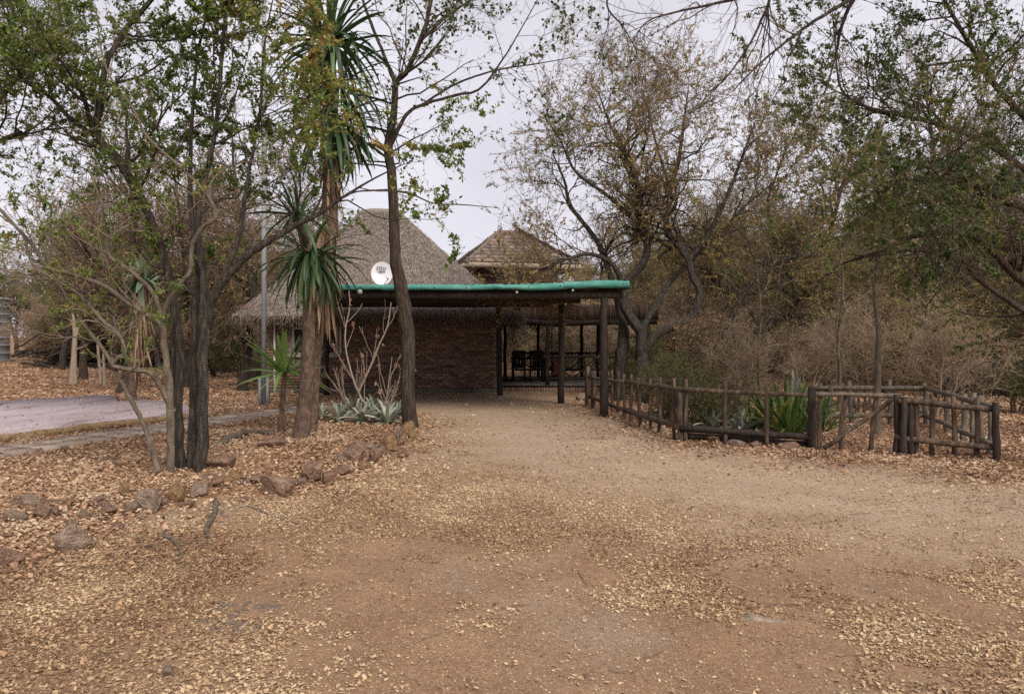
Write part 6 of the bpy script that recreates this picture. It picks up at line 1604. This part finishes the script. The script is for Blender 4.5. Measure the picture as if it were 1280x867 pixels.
# ------------------------------------------------------------------ fallen leaves
M_fall_pale = rnd_mat("fallen_leaf_pale", [(0.14, 0.08, 0.048), (0.32, 0.20, 0.115), (0.48, 0.34, 0.205), (0.58, 0.445, 0.29)], rough=0.85, transl=0.08)
M_fall_warm = rnd_mat("fallen_leaf_warm", [(0.13, 0.075, 0.055), (0.27, 0.16, 0.105), (0.39, 0.23, 0.135), (0.48, 0.33, 0.22), (0.56, 0.43, 0.31)], rough=0.8, transl=0.1)
rg = np.random.default_rng(123)
def area_points(y0, y1, dens):
    """uniform points over the wedge of ground in and just around the view"""
    w = lambda y: 0.74 * y + 1.2
    A_ = (w(y0) + w(y1)) * (y1 - y0); n = int(A_ * dens)
    y = rg.uniform(y0, y1, n); x = rg.uniform(-1, 1, n) * w(y1); k = np.abs(x) < w(y)
    n2 = int(n * 0.0); return x[k], y[k]
HOUSE_BOX = lambda x, y: ((x > WX0 - .2) & (x < WX1 + .2) & (y > WY0 - .25) & (y < WY1 + .2)) | ((x > -0.4) & (x < 4.3) & (y > 22) & (y < 27.6)) | (np.hypot(x - TC[0], y - TC[1]) < 2)
def on_slab(x, y): return inside(x, y, SLAB)
def on_path(x, y):
    u_ = (x + 6.62) * dirp[0] + (y - 10.3) * dirp[1]; v_ = (x + 6.62) * nrm[0] + (y - 10.3) * nrm[1]
    return (v_ > -0.02) & (v_ < 0.83) & (u_ > -4) & (u_ < 7.4)
def build_leaves(name, label, zones, fn, mat, lift, ratio):
    Vs, Fs, Rn, o_ = [], [], [], 0
    for (y0, y1, dens, s0, s1) in zones:
        x, y = area_points(y0, y1, dens)
        p = fn(x, y); keep = (rg.uniform(0, 1, len(x)) < p) & ~HOUSE_BOX(x, y)
        x, y = x[keep], y[keep]
        z = ground_h(x, y) + rg.uniform(0.003, lift, len(x)); z = np.where(on_slab(x, y), 0.082, z); z = np.where(on_path(x, y), z + 0.04, z)
        V, F = leaf_at(rg, np.stack([x, y, z], -1), (s0, s1), ratio, 0.0, flat=True, fold=rg.uniform(-0.5, 0.9, (len(x), 1)))
        V[:, 2] = np.maximum(V[:, 2], ground_h(V[:, 0], V[:, 1]) + 0.001)
        Vs.append(V); Fs.append(F + o_); o_ += len(V)
        cl = fbm(x * 1.5, y * 1.5, 77, 3)
        Rn.append(np.clip(rg.beta(1.6, 1.3, len(x)) * 0.85 + (cl - 0.5) * 0.9 + 0.08, 0, 1))
    o = ob(name, mk_mesh(name, np.concatenate(Vs), np.concatenate(Fs), mat, np.concatenate(Rn)))
    tag(o, label, "leaf litter", kind="stuff"); return o
def warm_p(x, y):
    L, R_ = zone_masks(x, y)
    m_ = np.clip(L + R_, 0, 1)
    spill = np.exp(-poly_dist(x, y, BED_L[:10]) / 0.35) * 0.55 + np.exp(-poly_dist(x, y, BED_R[:7]) / 0.5) * 0.6
    patch = 0.35 + 0.65 * smooth01(0.3, 0.6, fbm(x * 1.2, y * 1.2, 61))
    p = np.where(m_ > 0, patch, np.clip(spill, 0, 1) * patch)
    p = np.where(on_slab(x, y), 0.03 * smooth01(0.45, 0.7, fbm(x * 1.6, y * 1.6, 66)) + 0.004, p); p = np.where(on_path(x, y), 0.05, p)
    return p
def pale_p(x, y):
    L, R_ = zone_masks(x, y)
    m_ = np.clip(L + R_, 0, 1)
    f = fbm(x * 0.85 + 3, y * 0.6, 71, 4); f2 = fbm(x * 3.1, y * 3.1, 72, 3)
    nearbed = np.exp(-poly_dist(x, y, BED_L[:10]) / 0.8)
    p = smooth01(0.40, 0.66, f + 0.5 * (f2 - 0.5) + 0.16 * nearbed)
    cen = smooth01(1.2, 2.8, poly_dist(x, y, drive_line))
    p = p * (0.15 + 0.85 * cen) + 0.03
    p = np.where(y > 13, p * 0.5, p)
    p = np.where(m_ > 0, 0.25 * p + 0.06, p)
    return np.where(on_slab(x, y) | on_path(x, y), 0.006, p)
build_leaves("fallen_leaves", "orange and brown fallen leaves covering the beds and the clearing", [(3.0, 8, 2100, .03, .062), (8, 13, 1300, .035, .07), (13, 20, 520, .05, .09), (20, 46, 90, .08, .15)], warm_p, M_fall_warm, 0.035, 0.62)
build_leaves("leaf_litter", "small pale fallen leaves scattered in patches over the dirt drive", [(2.6, 5.5, 8200, .009, .036), (5.5, 9, 5600, .010, .034), (9, 15, 1500, .018, .045), (15, 22, 300, .03, .055)], pale_p, M_fall_pale, 0.012, 0.58)
def crumb_p(x, y):
    L, R_ = zone_masks(x, y)
    return np.where((L + R_ > 0) | on_slab(x, y) | on_path(x, y), 0.0, 0.25 + 0.75 * fbm(x * 2.3, y * 2.3, 83, 4))
build_leaves("leaf_crumbs", "fine crumbled leaf fragments all over the bare dirt of the drive", [(2.6, 6, 2600, .004, .016), (6, 10, 1500, .006, .018), (10, 16, 420, .009, .024)], crumb_p, M_fall_pale, 0.006, 0.7)
# grit: small angular pebbles pressed into the dirt
M_grit = rnd_mat("grit", [(0.10, 0.07, 0.055), (0.22, 0.15, 0.11), (0.34, 0.26, 0.20), (0.45, 0.37, 0.30)], rough=0.9)
gx_, gy_ = area_points(2.6, 7.0, 800)
kp = rg.uniform(0, 1, len(gx_)) < crumb_p(gx_, gy_) * 0.9; gx_, gy_ = gx_[kp], gy_[kp]; n_g = len(gx_)
oct_ = np.array([(1, 0, 0), (0, 1, 0), (-1, 0, 0), (0, -1, 0), (0, 0, 0.9)], float)
of = np.array([(0, 1, 4), (1, 2, 4), (2, 3, 4), (3, 0, 4)])
sz_ = 0.002 + 0.007 * rg.uniform(0, 1, n_g) ** 3
V = oct_[None] * sz_[:, None, None] * rg.uniform(0.6, 1.4, (n_g, 5, 3)); an = rg.uniform(0, 6.28, n_g); ca, sa = np.cos(an)[:, None], np.sin(an)[:, None]
V = np.stack([V[..., 0] * ca - V[..., 1] * sa, V[..., 0] * sa + V[..., 1] * ca, V[..., 2]], -1) + np.stack([gx_, gy_, ground_h(gx_, gy_) + 0.0005], -1)[:, None]
o = ob("grit", mk_mesh("grit", V.reshape(-1, 3), (of[None] + np.arange(n_g)[:, None, None] * 5).reshape(-1, 3), M_grit, np.repeat(rg.uniform(0, 1, n_g), 4))); tag(o, "small pebbles and grit pressed into the dirt drive", "gravel", kind="stuff")
# fine twigs on the ground
n_t = 900
yy = rg.uniform(2.8, 15, n_t); xx = rg.uniform(-1, 1, n_t) * (0.74 * yy + 1)
kp = ~HOUSE_BOX(xx, yy) & ~on_slab(xx, yy) & ~on_path(xx, yy); xx, yy = xx[kp], yy[kp]; n_t = len(xx)
a = rg.uniform(0, 6.28, n_t); P = np.zeros((n_t, 4, 3)); ln = rg.gamma(2.0, 0.035, n_t) + 0.02
cx_, cy_ = xx.copy(), yy.copy()
for k in range(4):
    P[:, k] = np.stack([cx_, cy_, ground_h(cx_, cy_) + 0.006 + rg.uniform(0, .008, n_t)], -1)
    a = a + rg.normal(0, 0.25, n_t); cx_ = cx_ + np.cos(a) * ln / 3; cy_ = cy_ + np.sin(a) * ln / 3
V, Fq = tubes(P, np.clip(ln * 0.016, 0.0012, 0.0038)[:, None] * np.linspace(1, .6, 4)[None], 3, 0, rg)
o = ob("ground_twigs", mk_mesh("ground_twigs", V, Fq, M_twig)); tag(o, "thin dark twigs strewn over the dirt", "twigs", kind="stuff")
